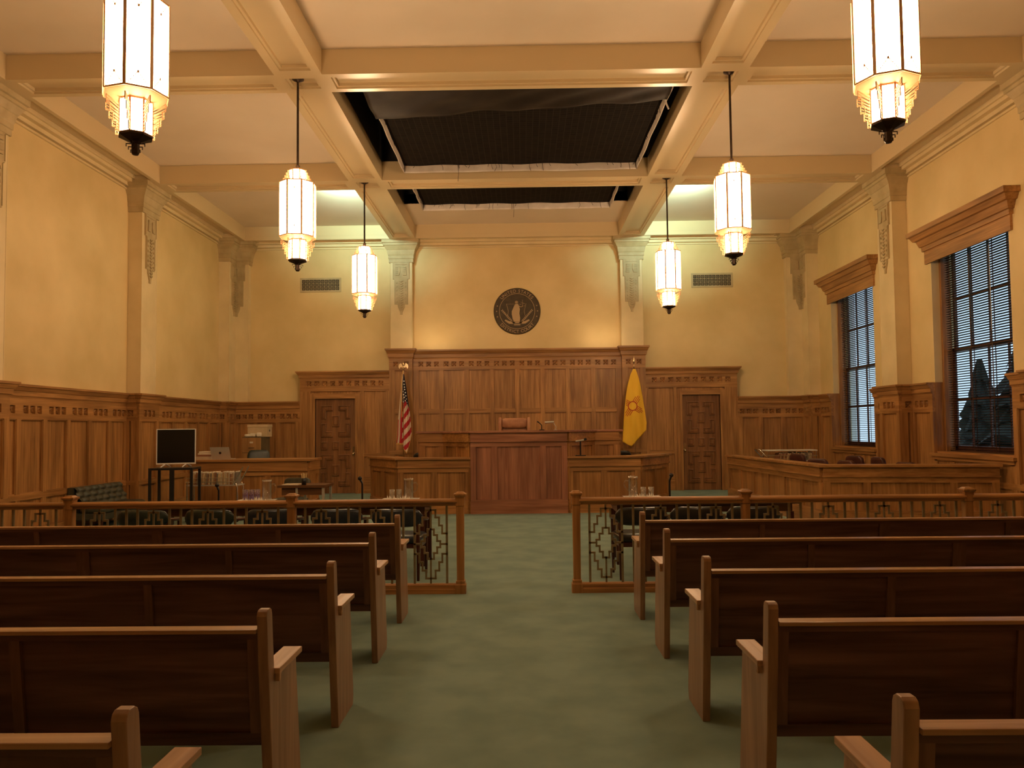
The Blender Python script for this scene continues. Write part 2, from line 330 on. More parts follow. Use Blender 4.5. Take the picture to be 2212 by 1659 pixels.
# piers with capitals and hanging relief ornaments
def pier(mb, L, d, side=None):
    """pier in a frame: local x 0..L along the wall, local y 0..d out of it"""
    mb.box(0, L, 0, d, 2.2, ZB, 0)
    for q in (0.0, L): mb.tube([(q, d, 2.42), (q, d, 6.04)], 0.009, 8)
    prof = [(6.04, 0.035), (6.13, 0.035), (6.14, 0.05), (6.22, 0.05), (6.24, 0.06), (6.36, 0.085), (6.37, 0.095), (6.47, 0.15), (6.48, 0.17), (6.53, 0.17), (6.54, 0.20), (ZB+0.02, 0.20)]
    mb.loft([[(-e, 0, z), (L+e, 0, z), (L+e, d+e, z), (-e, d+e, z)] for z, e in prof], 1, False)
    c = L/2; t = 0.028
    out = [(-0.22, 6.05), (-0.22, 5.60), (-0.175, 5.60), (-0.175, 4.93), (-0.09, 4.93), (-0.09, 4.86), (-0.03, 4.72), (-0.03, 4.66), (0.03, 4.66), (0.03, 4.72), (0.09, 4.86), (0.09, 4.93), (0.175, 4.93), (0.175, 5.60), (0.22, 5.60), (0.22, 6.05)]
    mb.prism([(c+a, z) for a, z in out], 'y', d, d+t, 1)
    def bar(p, q, w_=0.014, h=0.026, mm=0):
        p = Vector((c+p[0], p[1])); q = Vector((c+q[0], q[1])); dd = (q-p).normalized()*1.0; nn = Vector((-dd.y, dd.x))*w_/2
        mb.prism([tuple(p+nn), tuple(q+nn), tuple(q-nn), tuple(p-nn)], 'y', d+t, d+t+h, mm)
    for k in range(13):                         # chevrons down the middle
        z = 5.52-k*0.062
        bar((-0.05, z+0.03), (0, z), mm=1); bar((0.05, z+0.03), (0, z), mm=1)
    for k in range(6):                          # studs on both sides
        for sx in (-1, 1):
            z = 5.50-k*0.10; mb.box(c+sx*0.115-0.013, c+sx*0.115+0.013, d+t, d+t+0.018, z-0.02, z+0.02, 1)
    for sx in (-1, 1):                          # wings and side borders
        mb.prism([(c+sx*0.03, 5.92), (c+sx*0.13, 5.93), (c+sx*0.15, 5.70), (c+sx*0.05, 5.70), (c+sx*0.02, 5.80)], 'y', d+t, d+t+0.026, 1)
        for k in range(4): bar((sx*0.07, 5.90-k*0.05), (sx*0.14, 5.90-k*0.05), 0.008, 0.026, 1)
        bar((sx*0.165, 5.58), (sx*0.165, 4.95), 0.012, 0.012, 1); bar((sx*0.21, 6.02), (sx*0.21, 5.62), 0.012, 0.012, 1)
    bar((-0.15, 5.99), (0.15, 5.99), 0.014, 0.014, 1)
n_t = 5
def make_pier(M_, L, d, label):
    global n_t
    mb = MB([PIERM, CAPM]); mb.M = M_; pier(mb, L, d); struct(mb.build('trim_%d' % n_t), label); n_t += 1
for a, b in PIERS:
    make_pier(frame(XL, a, 0, 1, 1, 0), b-a, PXL-XL, 'plaster pier on the left wall')
    make_pier(frame(XR, b, 0, -1, -1, 0), b-a, XR-PXR, 'plaster pier on the right wall')
make_pier(frame(XL, 19.62, 0, 1, 1, 0), 0.63, PXL-XL, 'corner pier'); make_pier(frame(XR, YB, 0, -1, -1, 0), 0.63, XR-PXR, 'corner pier')
make_pier(frame(XL, YB, 1, 0, 0, -1), 0.61, 0.2, 'corner pier'); make_pier(frame(XR-0.65, YB, 1, 0, 0, -1), 0.65, 0.2, 'corner pier')
make_pier(frame(-3.45, YB, 1, 0, 0, -1), 0.57, 0.2, 'pier left of the seal'); make_pier(frame(2.60, YB, 1, 0, 0, -1), 0.57, 0.2, 'pier right of the seal')

# ------------------------------------------------------------------ panelling
def rosette(mb, cx, cz, s, v0, mm=2):
    """carved square: four leaf petals and a boss inside a sunk square"""
    h = s*0.5
    for k in range(4):
        a = PI/4+k*PI/2; ca, sa = math.cos(a), math.sin(a)
        def R(r, t): return (cx+r*ca-t*sa, cz+r*sa+t*ca)
        p0, p1, p2, p3 = R(0.02*s, 0), R(0.36*s, 0.17*s), R(0.66*s, 0), R(0.36*s, -0.17*s); pm = R(0.36*s, 0)
        mb.add([(p0[0], v0, p0[1]), (p1[0], v0, p1[1]), (p2[0], v0, p2[1]), (p3[0], v0, p3[1]), (pm[0], v0+0.030, pm[1])], [(0, 1, 4), (1, 2, 4), (2, 3, 4), (3, 0, 4)], mm)
    r = 0.13*s
    mb.add([(cx-r, v0, cz-r), (cx+r, v0, cz-r), (cx+r, v0, cz+r), (cx-r, v0, cz+r), (cx, v0+0.042, cz)], [(0, 1, 4), (1, 2, 4), (2, 3, 4), (3, 0, 4)], mm)

def crown(mb, L, zt, v0, e0=0.0, e1=0.0, h=0.21, axis_slot=0, prot=0.10):
    """stepped crown moulding: rings around the run, ends mitred outward by e0/e1 times the projection"""
    k = h/0.21
    prof = [(zt-0.21*k, 0.005), (zt-0.185*k, 0.012), (zt-0.18*k, 0.03), (zt-0.105*k, 0.034), (zt-0.10*k, 0.05), (zt-0.04*k, prot*0.82), (zt-0.035*k, prot), (zt, prot)]
    mb.loft([[(-e*e0, 0, z), (L+e*e1, 0, z), (L+e*e1, v0+e, z), (-e*e0, v0+e, z)] for z, e in prof], axis_slot, False)

def panelled(mb, L, zt, stiles, ax, chair=True, v=0.055, back=0.012, frieze=True, e0=0, e1=0, zs=(0.0, 0.16, 0.62, 0.71, 1.87), crown_h=0.21, tiles=None, tile_z=(1.96, 2.085), mids=(), ch_prot=0.10):
    """panelling in a frame. stiles: list of (centre, width); ax: slot used for horizontal pieces"""
    z0, zb, zc0, zc1, zp = zs
    mb.box(0.004, L-0.004, 0, back, z0, zt-0.02, 2)
    mb.box(0.002, L-0.002, 0, v+0.015, z0, zb, ax)
    if chair: mb.box(0.001, L-0.001, 0, v+0.006, zc0, zc1, ax)
    for a, b in mids: mb.box(0.001, L-0.001, 0, v-0.003, a, b, ax)
    for c, wd in stiles: mb.box(max(0, c-wd/2), min(L, c+wd/2), 0, v, zb, zp, 2)
    # thin bead inside each panel
    st = sorted(stiles); lev = sorted([zb]+([zc0, zc1] if chair else [])+[q for p in mids for q in p]+[zp])
    rows = [(lev[i], lev[i+1]) for i in range(0, len(lev)-1, 2)]
    for i in range(len(st)-1):
        a = st[i][0]+st[i][1]/2; b = st[i+1][0]-st[i+1][1]/2
        if b-a < 0.08: continue
        for r0, r1 in rows:
            t = 0.014; vv = v-0.010
            mb.box(a, a+t, 0, vv, r0, r1, 2); mb.box(b-t, b, 0, vv, r0, r1, 2); mb.box(a, b, 0, vv, r0, r0+t, ax); mb.box(a, b, 0, vv, r1-t, r1, ax)
    tz0, tz1 = tile_z
    if frieze:
        tiles = tiles or []
        mb.box(0.001, L-0.001, 0, v, zp, tz0, ax); mb.box(0.001, L-0.001, 0, v, tz1, zt-crown_h+0.01, ax)
        s = tz1-tz0; edges = [0.001]+[q for t in tiles for q in (t-s/2, t+s/2)]+[L-0.001]
        for i in range(0, len(edges), 2):
            if edges[i+1] > edges[i]: mb.box(edges[i], edges[i+1], 0, v, tz0, tz1, ax)
        for t in tiles: rosette(mb, t, (tz0+tz1)/2, s, back)
    crown(mb, L, zt, v, e0, e1, crown_h, ax, ch_prot)

def tiles_for(stiles, per=3, s=0.125, gap=0.17):
    out = []; st = sorted(stiles)
    for i in range(len(st)-1):
        a = st[i][0]; b = st[i+1][0]; n = per if b-a > 0.5 else max(1, int((b-a)/0.2))
        for k in range(n): out.append((a+b)/2+(k-(n-1)/2)*gap)
    return out

def run(name, M_, L, pitch, ax, label, e0=0, e1=0, ends=0.11, zt=2.41):
    n = max(1, round(L/pitch)); st = [(ends/2, ends)]+[(L*i/n, 0.10) for i in range(1, n)]+[(L-ends/2, ends)]
    per = 3 if L/n > 0.5 else (2 if L/n > 0.36 else 1)
    mb = MB(OAK); mb.M = M_; panelled(mb, L, zt, st, ax, tiles=[t for t in tiles_for([(0, 0)]+[(L*i/n, 0) for i in range(1, n)]+[(L, 0)], per) if 0.08 < t < L-0.08], e0=e0, e1=e1)
    return struct(mb.build(name), label)

def nm():
    global n_t
    n_t += 1; return 'trim_%d' % (n_t-1)
# left wall panelling, breaking out around the piers
d_p = PXL-XL
segs = [(-1.6, PIERS[0][0]-0.04), (PIERS[0][1]+0.04, PIERS[1][0]-0.04), (PIERS[1][1]+0.04, PIERS[2][0]-0.04), (PIERS[2][1]+0.04, 19.58)]
for a, b in segs: run(nm(), frame(XL, a, 0, 1, 1, 0), b-a, 0.62, 1, 'oak panelling on the left wall')
for a, b in PIERS:
    run(nm(), frame(XL+d_p-0.02, a-0.10, 0, 1, 1, 0), b-a+0.20, 0.6, 1, 'oak pier panelling', 1, 1)
    run(nm(), frame(XL, a-0.045, 1, 0, 0, -1), d_p-0.02, 0.6, 0, 'oak pier panelling')
    run(nm(), frame(XL+d_p-0.02, b+0.045, -1, 0, 0, 1), d_p-0.02, 0.6, 0, 'oak pier panelling')
run(nm(), frame(XL+d_p-0.02, 19.55, 0, 1, 1, 0), 0.5, 0.6, 1, 'oak corner panelling', 1, 0)
run(nm(), frame(XL, 19.605, 1, 0, 0, -1), d_p-0.02, 0.6, 0, 'oak corner panelling')
# back wall, left and right of the doors
run(nm(), frame(PXL-0.03, 20.07, 1, 0, 0, -1), -5.83-(PXL-0.03), 0.62, 0, 'oak panelling left of the left door')
run(nm(), frame(5.57, 20.07, 1, 0, 0, -1), (PXR+0.03)-5.57, 0.62, 0, 'oak panelling right of the right door')
# right wall: full height between windows, low under the sills
rsegs = [(18.86, 19.58), (15.72, 16.58), (14.23, 15.02), (11.09, 11.93), (6.46, 10.39), (-1.6, 5.76)]
for a, b in rsegs: run(nm(), frame(XR, b, 0, -1, -1, 0), b-a, 0.62, 1, 'oak panelling on the right wall')
for a, b in PIERS:
    run(nm(), frame(PXR+0.02, b+0.10, 0, -1, -1, 0), b-a+0.20, 0.6, 1, 'oak pier panelling', 1, 1)
    run(nm(), frame(PXR+0.02, a-0.045, 1, 0, 0, -1), XR-PXR-0.02, 0.6, 0, 'oak pier panelling')
run(nm(), frame(PXR+0.02, 20.05, 0, -1, -1, 0), 0.5, 0.6, 1, 'oak corner panelling', 0, 1)
run(nm(), frame(PXR+0.02, 19.605, 1, 0, 0, -1), XR-PXR-0.02, 0.6, 0, 'oak corner panelling')
for a, b in WIN:
    mb = MB(OAK); mb.M = frame(XR, b, 0, -1, -1, 0); L = b-a
    mb.box(0, L, 0, 0.03, 0, 1.06, 2); mb.box(0, L, 0, 0.07, 0, 0.16, 1); mb.box(0, L, 0, 0.06, 0.62, 0.71, 1)
    for i in range(5): c = 0.05+(L-0.1)*i/4; mb.box(c-0.05, c+0.05, 0, 0.055, 0.16, 1.04, 2)
    mb.box(0, L, 0, 0.055, 0.98, 1.06, 1)
    struct(mb.build(nm()), 'oak panelling under a window')

# back wall centre panelling
XC = -0.14
mb = MB(OAK); x0, x1 = -2.90, 2.62; mb.M = frame(x0, 20.07, 1, 0, 0, -1); L = x1-x0
st = [(L*0.5+(i-4)*0.66, 0.10) for i in range(9)]; st[0] = (st[0][0]-0.06, 0.24); st[-1] = (st[-1][0]+0.06, 0.24)
tl = [L*0.5+(i-3.5)*0.66+k*0.205 for i in range(8) for k in (-1, 0, 1)]
panelled(mb, L, 3.72, st, 0, zs=(0, 0.2, 1.0, 1.1, 3.19), tiles=tl, tile_z=(3.28, 3.41), mids=((2.06, 2.16),), crown_h=0.24)
struct(mb.build(nm()), 'tall oak panelling behind the judge')
for px0, px1 in ((-3.47, -2.86), (2.58, 3.19)):
    mb = MB(OAK); mb.M = frame(px0, 20.07, 1, 0, 0, -1); L = px1-px0
    panelled(mb, L, 3.75, [(0.07, 0.14), (L-0.07, 0.14)], 0, v=0.16, back=0.115, zs=(0, 0.2, 1.0, 1.1, 3.19), tiles=[L/2-0.14, L/2+0.14], tile_z=(3.28, 3.41), mids=((2.06, 2.16),), crown_h=0.26, e0=1, e1=1)
    struct(mb.build(nm()), 'oak pier panelling behind a flag')
# door surrounds and doors
def door_unit(x0, x1, dx0, dx1, left):
    mb = MB(OAK); mb.M = frame(x0, 20.07, 1, 0, 0, -1); L = x1-x0; a, b = dx0-x0, dx1-x0; zt = 3.19; v = 0.055
    zd = 2.47
    # backing around the opening
    mb.box(0, a, 0, 0.012, 0, zt-0.02, 2); mb.box(b, L, 0, 0.012, 0, zt-0.02, 2); mb.box(a, b, 0, 0.012, zd, zt-0.02, 2)
    for z0, z1 in ((2.66, 2.80), (2.93, 3.0)): mb.box(0, L, 0, v, z0, z1, 0)
    n = 10; s = 0.13; c = [0.13+(L-0.26)*(i+0.5)/n for i in range(n)]; ed = [0]+[q for t in c for q in (t-s/2, t+s/2)]+[L]
    for i in range(0, len(ed), 2): mb.box(ed[i], ed[i+1], 0, v, 2.80, 2.93, 0)
    for t in c: rosette(mb, t, 2.865, s, 0.012)
    # casing
    for e, vv in ((0.13, 0.075), (0.055, 0.10)):
        mb.box(a-e, a, 0, vv, 0, zd+e, 2); mb.box(b, b+e, 0, vv, 0, zd+e, 2); mb.box(a, b, 0, vv, zd, zd+e, 0)
    # side panel
    sa, sb = (b+0.13, L) if left else (0, a-0.13)
    mb.box(sa, sa+0.09, 0, v, 0, 2.66, 2); mb.box(sb-0.09, sb, 0, v, 0, 2.66, 2)
    for z0, z1 in ((0, 0.42), (0.95, 1.04)): mb.box(sa, sb, 0, v-0.003, z0, z1, 0)
    oa, ob = (0, a-0.13) if left else (b+0.13, L)
    mb.box(oa, ob, 0, v, 0, 2.66, 2)
    crown(mb, L, zt, v, 1 if left else 0, 0 if left else 1, 0.20, 0, 0.10)
    struct(mb.build(nm()), 'carved oak door surround')
door_unit(-5.83, -3.47, -5.42, -4.37, True); door_unit(3.19, 5.57, 4.13, 5.11, False)
def door(n, x0, x1, knob_right):
    W = x1-x0; H = 2.47
    root = bpy.data.objects.new('door_%d' % n, None); C.objects.link(root); root.location = (x0, 20.06, 0); struct(root, 'carved oak door with stepped geometric panels')
    mb = MB(DOORM); mb.box(0.0, W, 0, 0.05, 0.005, H, 2)
    # raised L shapes and squares in local (u, z)
    def L_(cx, cz, sx, sz):
        a, t, l1, l2 = 0.0, 0.138, 0.315, 0.355
        pts = [(0, 0), (-l1, 0), (-l1, -t), (-t, -t), (-t, -l2), (0, -l2)]
        rings = []
        for g, y in ((0.0, 0.0), (0.004, -0.034), (0.018, -0.040), (0.030, -0.020), (0.036, -0.020), (0.044, -0.034)):
            q = [(-g, -g), (-l1+g, -g), (-l1+g, -t+g), (-t-g*0+g, -t+g), (-t+g, -l2+g), (-g, -l2+g)]
            rings.append([(cx+sx*p, y, cz+sz*r) for p, r in q])
        mb.loft(rings, 2, False)
    def sq(cx, cz, hw, hh):
        mb.loft([[(cx-hw+g, y, cz-hh+g), (cx+hw-g, y, cz-hh+g), (cx+hw-g, y, cz+hh-g), (cx-hw+g, y, cz+hh-g)] for g, y in ((0, 0), (0.004, -0.034), (0.018, -0.04), (0.030, -0.018), (0.042, -0.018), (0.056, -0.036))], 2, False)
    c = W/2; hx = 0.385*W/1.05*1.0
    for zc, hh in ((1.88, 0.41), (0.60, 0.41)):
        for sx in (-1, 1):
            for sz in (-1, 1): L_(c+sx*hx, zc+sz*hh, sx, sz)
        sq(c, zc, 0.095, 0.145)
    for sx in (-1, 0, 1): sq(c+sx*(hx-0.085), 1.24, 0.085, 0.105)
    mb.build('door_leaf', root)
    kx = W-0.06 if knob_right else 0.06
    mb = MB(GOLD); mb.box(kx-0.03, kx+0.03, -0.012, 0, 0.98, 1.22); mb.M = Matrix.Translation((kx, -0.01, 1.03)) @ Matrix.Rotation(PI/2, 4, 'X'); mb.lathe([(0.012, 0), (0.012, 0.03), (0.028, 0.04), (0.032, 0.055), (0.02, 0.07), (0.001, 0.072)], 14)
    mb.build('door_handle', root)
door(1, -5.42, -4.37, True); door(2, 4.13, 5.11, False)

# ------------------------------------------------------------------ windows and blinds
def window(n, y0, y1, blab):
    root = bpy.data.objects.new('window_%d' % n, None); C.objects.link(root); root.location = (XR, y0, 0); struct(root, 'tall sash window with an oak cornice')
    L = y1-y0; xg = 0.30
    mb = MB([OY])                                  # cornice: stepped crown and plain board
    mb.M = Matrix(((0, -1, 0, 0), (1, 0, 0, 0), (0, 0, 1, 0), (0, 0, 0, 1)))   # local x along y, local y toward the room
    mb.loft([[(-0.10-e, 0, z), (L+0.14+e, 0, z), (L+0.14+e, 0.04+e, z), (-0.10-e, 0.04+e, z)] for z, e in ((4.62, 0.0), (4.86, 0.0), (4.865, 0.03), (4.94, 0.035), (4.95, 0.06), (5.06, 0.10), (5.07, 0.14), (5.15, 0.18), (5.16, 0.22), (5.25, 0.22))], 0, False)
    mb.build('cornice', root)
    mb = MB([PIERM, OX, OY, OZ])
    for ya, yb in ((0, 0.012), (L-0.012, L)): mb.box(0, 0.14, ya, yb, 2.41, WZ1, 0); mb.box(0, 0.14, ya, yb, 1.14, 2.41, 3)
    for ya, yb in ((0.0, 0.07), (L-0.07, L)): mb.box(0.14, 0.30, ya, yb, WZ0, WZ1, 3)
    mb.box(0.0, 0.30, 0, L, WZ1-0.03, WZ1, 2); mb.box(0.14, 0.3, 0, L, WZ1-0.14, WZ1, 2)
    mb.build('casing', root)
    mb = MB(OAK); mb.box(-0.11, 0.30, -0.06, L+0.06, 1.06, 1.115, 1); mb.box(-0.075, 0.0, -0.02, L+0.02, 1.0, 1.06, 1); mb.box(-0.001, 0.30, 0.003, L-0.003, 1.115, WZ0+0.006, 1)
    mb.build('sill', root)
    zm = (WZ0+WZ1)/2-0.05
    for k, (za, zb_, xo) in enumerate(((zm-0.03, WZ1-0.03, 0.34), (WZ0, zm+0.03, 0.30))):
        mb = MB([SASHM]); a, b = 0.07, L-0.07
        mb.box(xo, xo+0.04, a, a+0.07, za, zb_); mb.box(xo, xo+0.04, b-0.07, b, za, zb_)
        mb.box(xo, xo+0.04, a, b, za, za+(0.11 if k else 0.05)); mb.box(xo, xo+0.04, a, b, zb_-0.06, zb_)
        for i in (1, 2, 3): c = a+(b-a)*i/4; mb.box(xo+0.006, xo+0.034, c-0.016, c+0.016, za, zb_)
        c = (za+zb_)/2; mb.box(xo+0.006, xo+0.034, a, b, c-0.016, c+0.016)
        s = mb.build('sash', root)
        mb = MB(PANE); mb.box(xo+0.018, xo+0.022, a+0.03, b-0.03, za+0.02, zb_-0.02); mb.build('pane', s)
    bl = thing('venetian_blind', blab, 'blind', (XR+0.22, y0, 0))
    z = WZ0+0.05; mb = MB([SLATM]); ang = math.radians(15); cw = 0.023
    k = 0
    while z < WZ1-0.20:
        dx, dz = cw*math.cos(ang), cw*math.sin(ang)
        mb.add([(-dx, 0.09, z+dz), (dx, 0.09, z-dz), (dx, L-0.09, z-dz), (-dx, L-0.09, z+dz), (-dx, 0.09, z+dz+0.003), (dx, 0.09, z-dz+0.003), (dx, L-0.09, z-dz+0.003), (-dx, L-0.09, z+dz+0.003)],
               [(3, 2, 1, 0), (4, 5, 6, 7), (0, 1, 5, 4), (1, 2, 6, 5), (2, 3, 7, 6), (3, 0, 4, 7)])
        z += 0.043
    mb.build('slats', bl)
    mb = MB([SLATM]); mb.box(-0.03, 0.03, 0.08, L-0.08, WZ1-0.19, WZ1-0.13); mb.build('headrail', bl)
    mb = MB([SLATM]); mb.box(-0.028, 0.028, 0.09, L-0.09, WZ0+0.005, WZ0+0.03); mb.build('bottom_rail', bl)
    mb = MB([SLATM])
    for i in range(4):
        c = 0.25+(L-0.5)*i/3
        for xx in (-0.026, 0.026): mb.box(xx-0.0008, xx+0.0008, c-0.012, c+0.012, WZ0+0.02, WZ1-0.15)
    mb.build('ladder_tape', bl)
    if n == 2: mb = MB([WHITEP]); mb.tube([(-0.035, L*0.36, WZ1-0.18), (-0.035, L*0.36, 3.2)], 0.004, 6); mb.build('pull_cord', bl)
window(1, *WIN[0], 'brown wooden slatted blind in the farther, narrower-looking window')
window(2, *WIN[1], 'brown wooden slatted blind in the near window with a dark tree behind')

# outside: lawn, tree and pale building
mb = MB(GRASS); mb.box(XR+0.5, 60, -20, 60, -1.4, -1.3); struct(mb.build('ground_outside'))
def conifer(loc, h, r, seed, label):
    rnd = random.Random(seed); t = thing('conifer_tree', label, 'tree', loc, 0, None)
    mb = MB(LEAF); n = 14
    for k in range(n):
        z = h*(0.08+0.9*k/n); rr = r*(1-k/n)+0.12; pts = []
        a0 = rnd.random()*6
        ring = []
        for i in range(22):
            a = a0+2*PI*i/22; q = rr*(0.75+0.5*rnd.random()); ring.append((q*math.cos(a), q*math.sin(a), z-0.25*rnd.random()-0.1))
        top = [(p[0]*0.25, p[1]*0.25, z+h/n*1.3) for p in ring]
        mb.loft([ring, top], 0, False)
    mb.build('foliage', t); mb = MB(SASHM); mb.tube([(0, 0, 0), (0, 0, h*0.9)], 0.1, 8, rs=[0.16, 0.03]); mb.build('trunk', t)
    return t
conifer((12.0, 20.3, -1.3), 4.6, 1.15, 3, 'dark conifer outside the near window, its tip at mid pane')
conifer((11.6, 17.8, -1.3), 5.3, 1.75, 5, 'dark conifer outside the near window, closest to the glass')
t = thing('neighbour_building', 'pale stucco building seen through the slats of the windows', 'building', (9.9, 27.2, -1.3))
mb = MB(STUCCO); mb.box(-2.2, 1.45, 0, 5, 0, 12); mb.build('facade', t)
mb = MB(WHITEP); mb.box(1.2, 1.6, -0.5, 0.0, 0, 12); mb.build('column', t)

# ------------------------------------------------------------------ skylight netting
def net(loc, w2, y0, y1, zt, label, thr, front_hem=False):
    t = thing('safety_net', label, 'net', loc, 0, 'net trays under the skylight')
    rnd = random.Random(thr)
    def f(u, v): return ((2*u-1)*w2, y0+(y1-y0)*v, zt-0.02-0.035*math.sin(PI*u)*math.sin(PI*v)+0.01*math.sin(9*u*PI)*math.sin(5*v))
    mb = MB(NETM); mb.grid(f, 30, 14); mb.build('netting', t, solid=0.006)
    for nm_, pts in (('hem', [(-w2, y0, 0), (-w2, y1, 1)]), ('hem', [(w2, y0, 0), (w2, y1, 1)]), ('hem', [(-w2, y1, 0), (w2, y1, 1)])):
        (xa, ya, _), (xb, yb, _) = pts; side = xa == xb
        def h(u, v):
            x = xa+(xb-xa)*u; y = ya+(yb-ya)*u
            d = 0.005*math.sin(u*11)+0.003*math.sin(u*31); o = 0.006*math.sin(u*17+v*2)
            return (x+(o if side else 0), y+(0 if side else o), zt-v*(0.165+d))
        mb = MB(HEM); mb.grid(h, 40, 4); mb.build(nm_, t, solid=0.012)
    for i in range(34):
        if i < 22: x = -w2+2*w2*rnd.random(); y = y1-0.03
        else: x = (w2-0.03)*rnd.choice((-1, 1)); y = y0+(y1-y0)*rnd.random()
        l = rnd.choice((0.06, 0.08, 0.11, 0.15)); z = zt-0.02
        if i == 4: l = 0.34
        mb = MB(BLACKC); mb.tube([(x, y, z), (x+0.02*rnd.uniform(-1, 1), y-0.01, z-l*0.5), (x+0.03*rnd.uniform(-1, 1), y, z-l)], 0.0045, 4); mb.build('loose_thread', t)
    return t
net((0.0, 0, 0), 2.29, 11.3, 14.93, 6.87, 'large black safety net with white hem hung under the skylight', 3)
net((-0.1, 0, 0), 2.2, 15.95, 17.85, 6.95, 'shorter black safety net with white hem, behind the second cross beam', 8)
def tp(u, v):
    x = -2.33+4.6*u; yl = 12.22-0.62*u; y = 11.1+(yl-11.1)*v
    z = 6.675-0.015*v-0.012*math.sin(u*6+v*3)*v+0.02*math.sin(u*17-v*5)*v*(1-u*0.6)+0.012*math.sin(31*u+9*v)
    return (x, y, z)
mb = MB(TARP); mb.grid(tp, 60, 14); tag(mb.build('tarpaulin', solid=0.006), 'dark brown wrinkled tarpaulin draped over the front of the large net', 'tarpaulin')
mb = MB(HEM); mb.tube([(2.27, 11.72, 6.84), (2.25, 11.72, 6.74), (2.28, 11.74, 6.64), (2.31, 11.73, 6.56)], 0.014, 6)
tag(mb.build('hanging_strap'), 'short white strap dangling from the front right corner of the large net', 'strap')

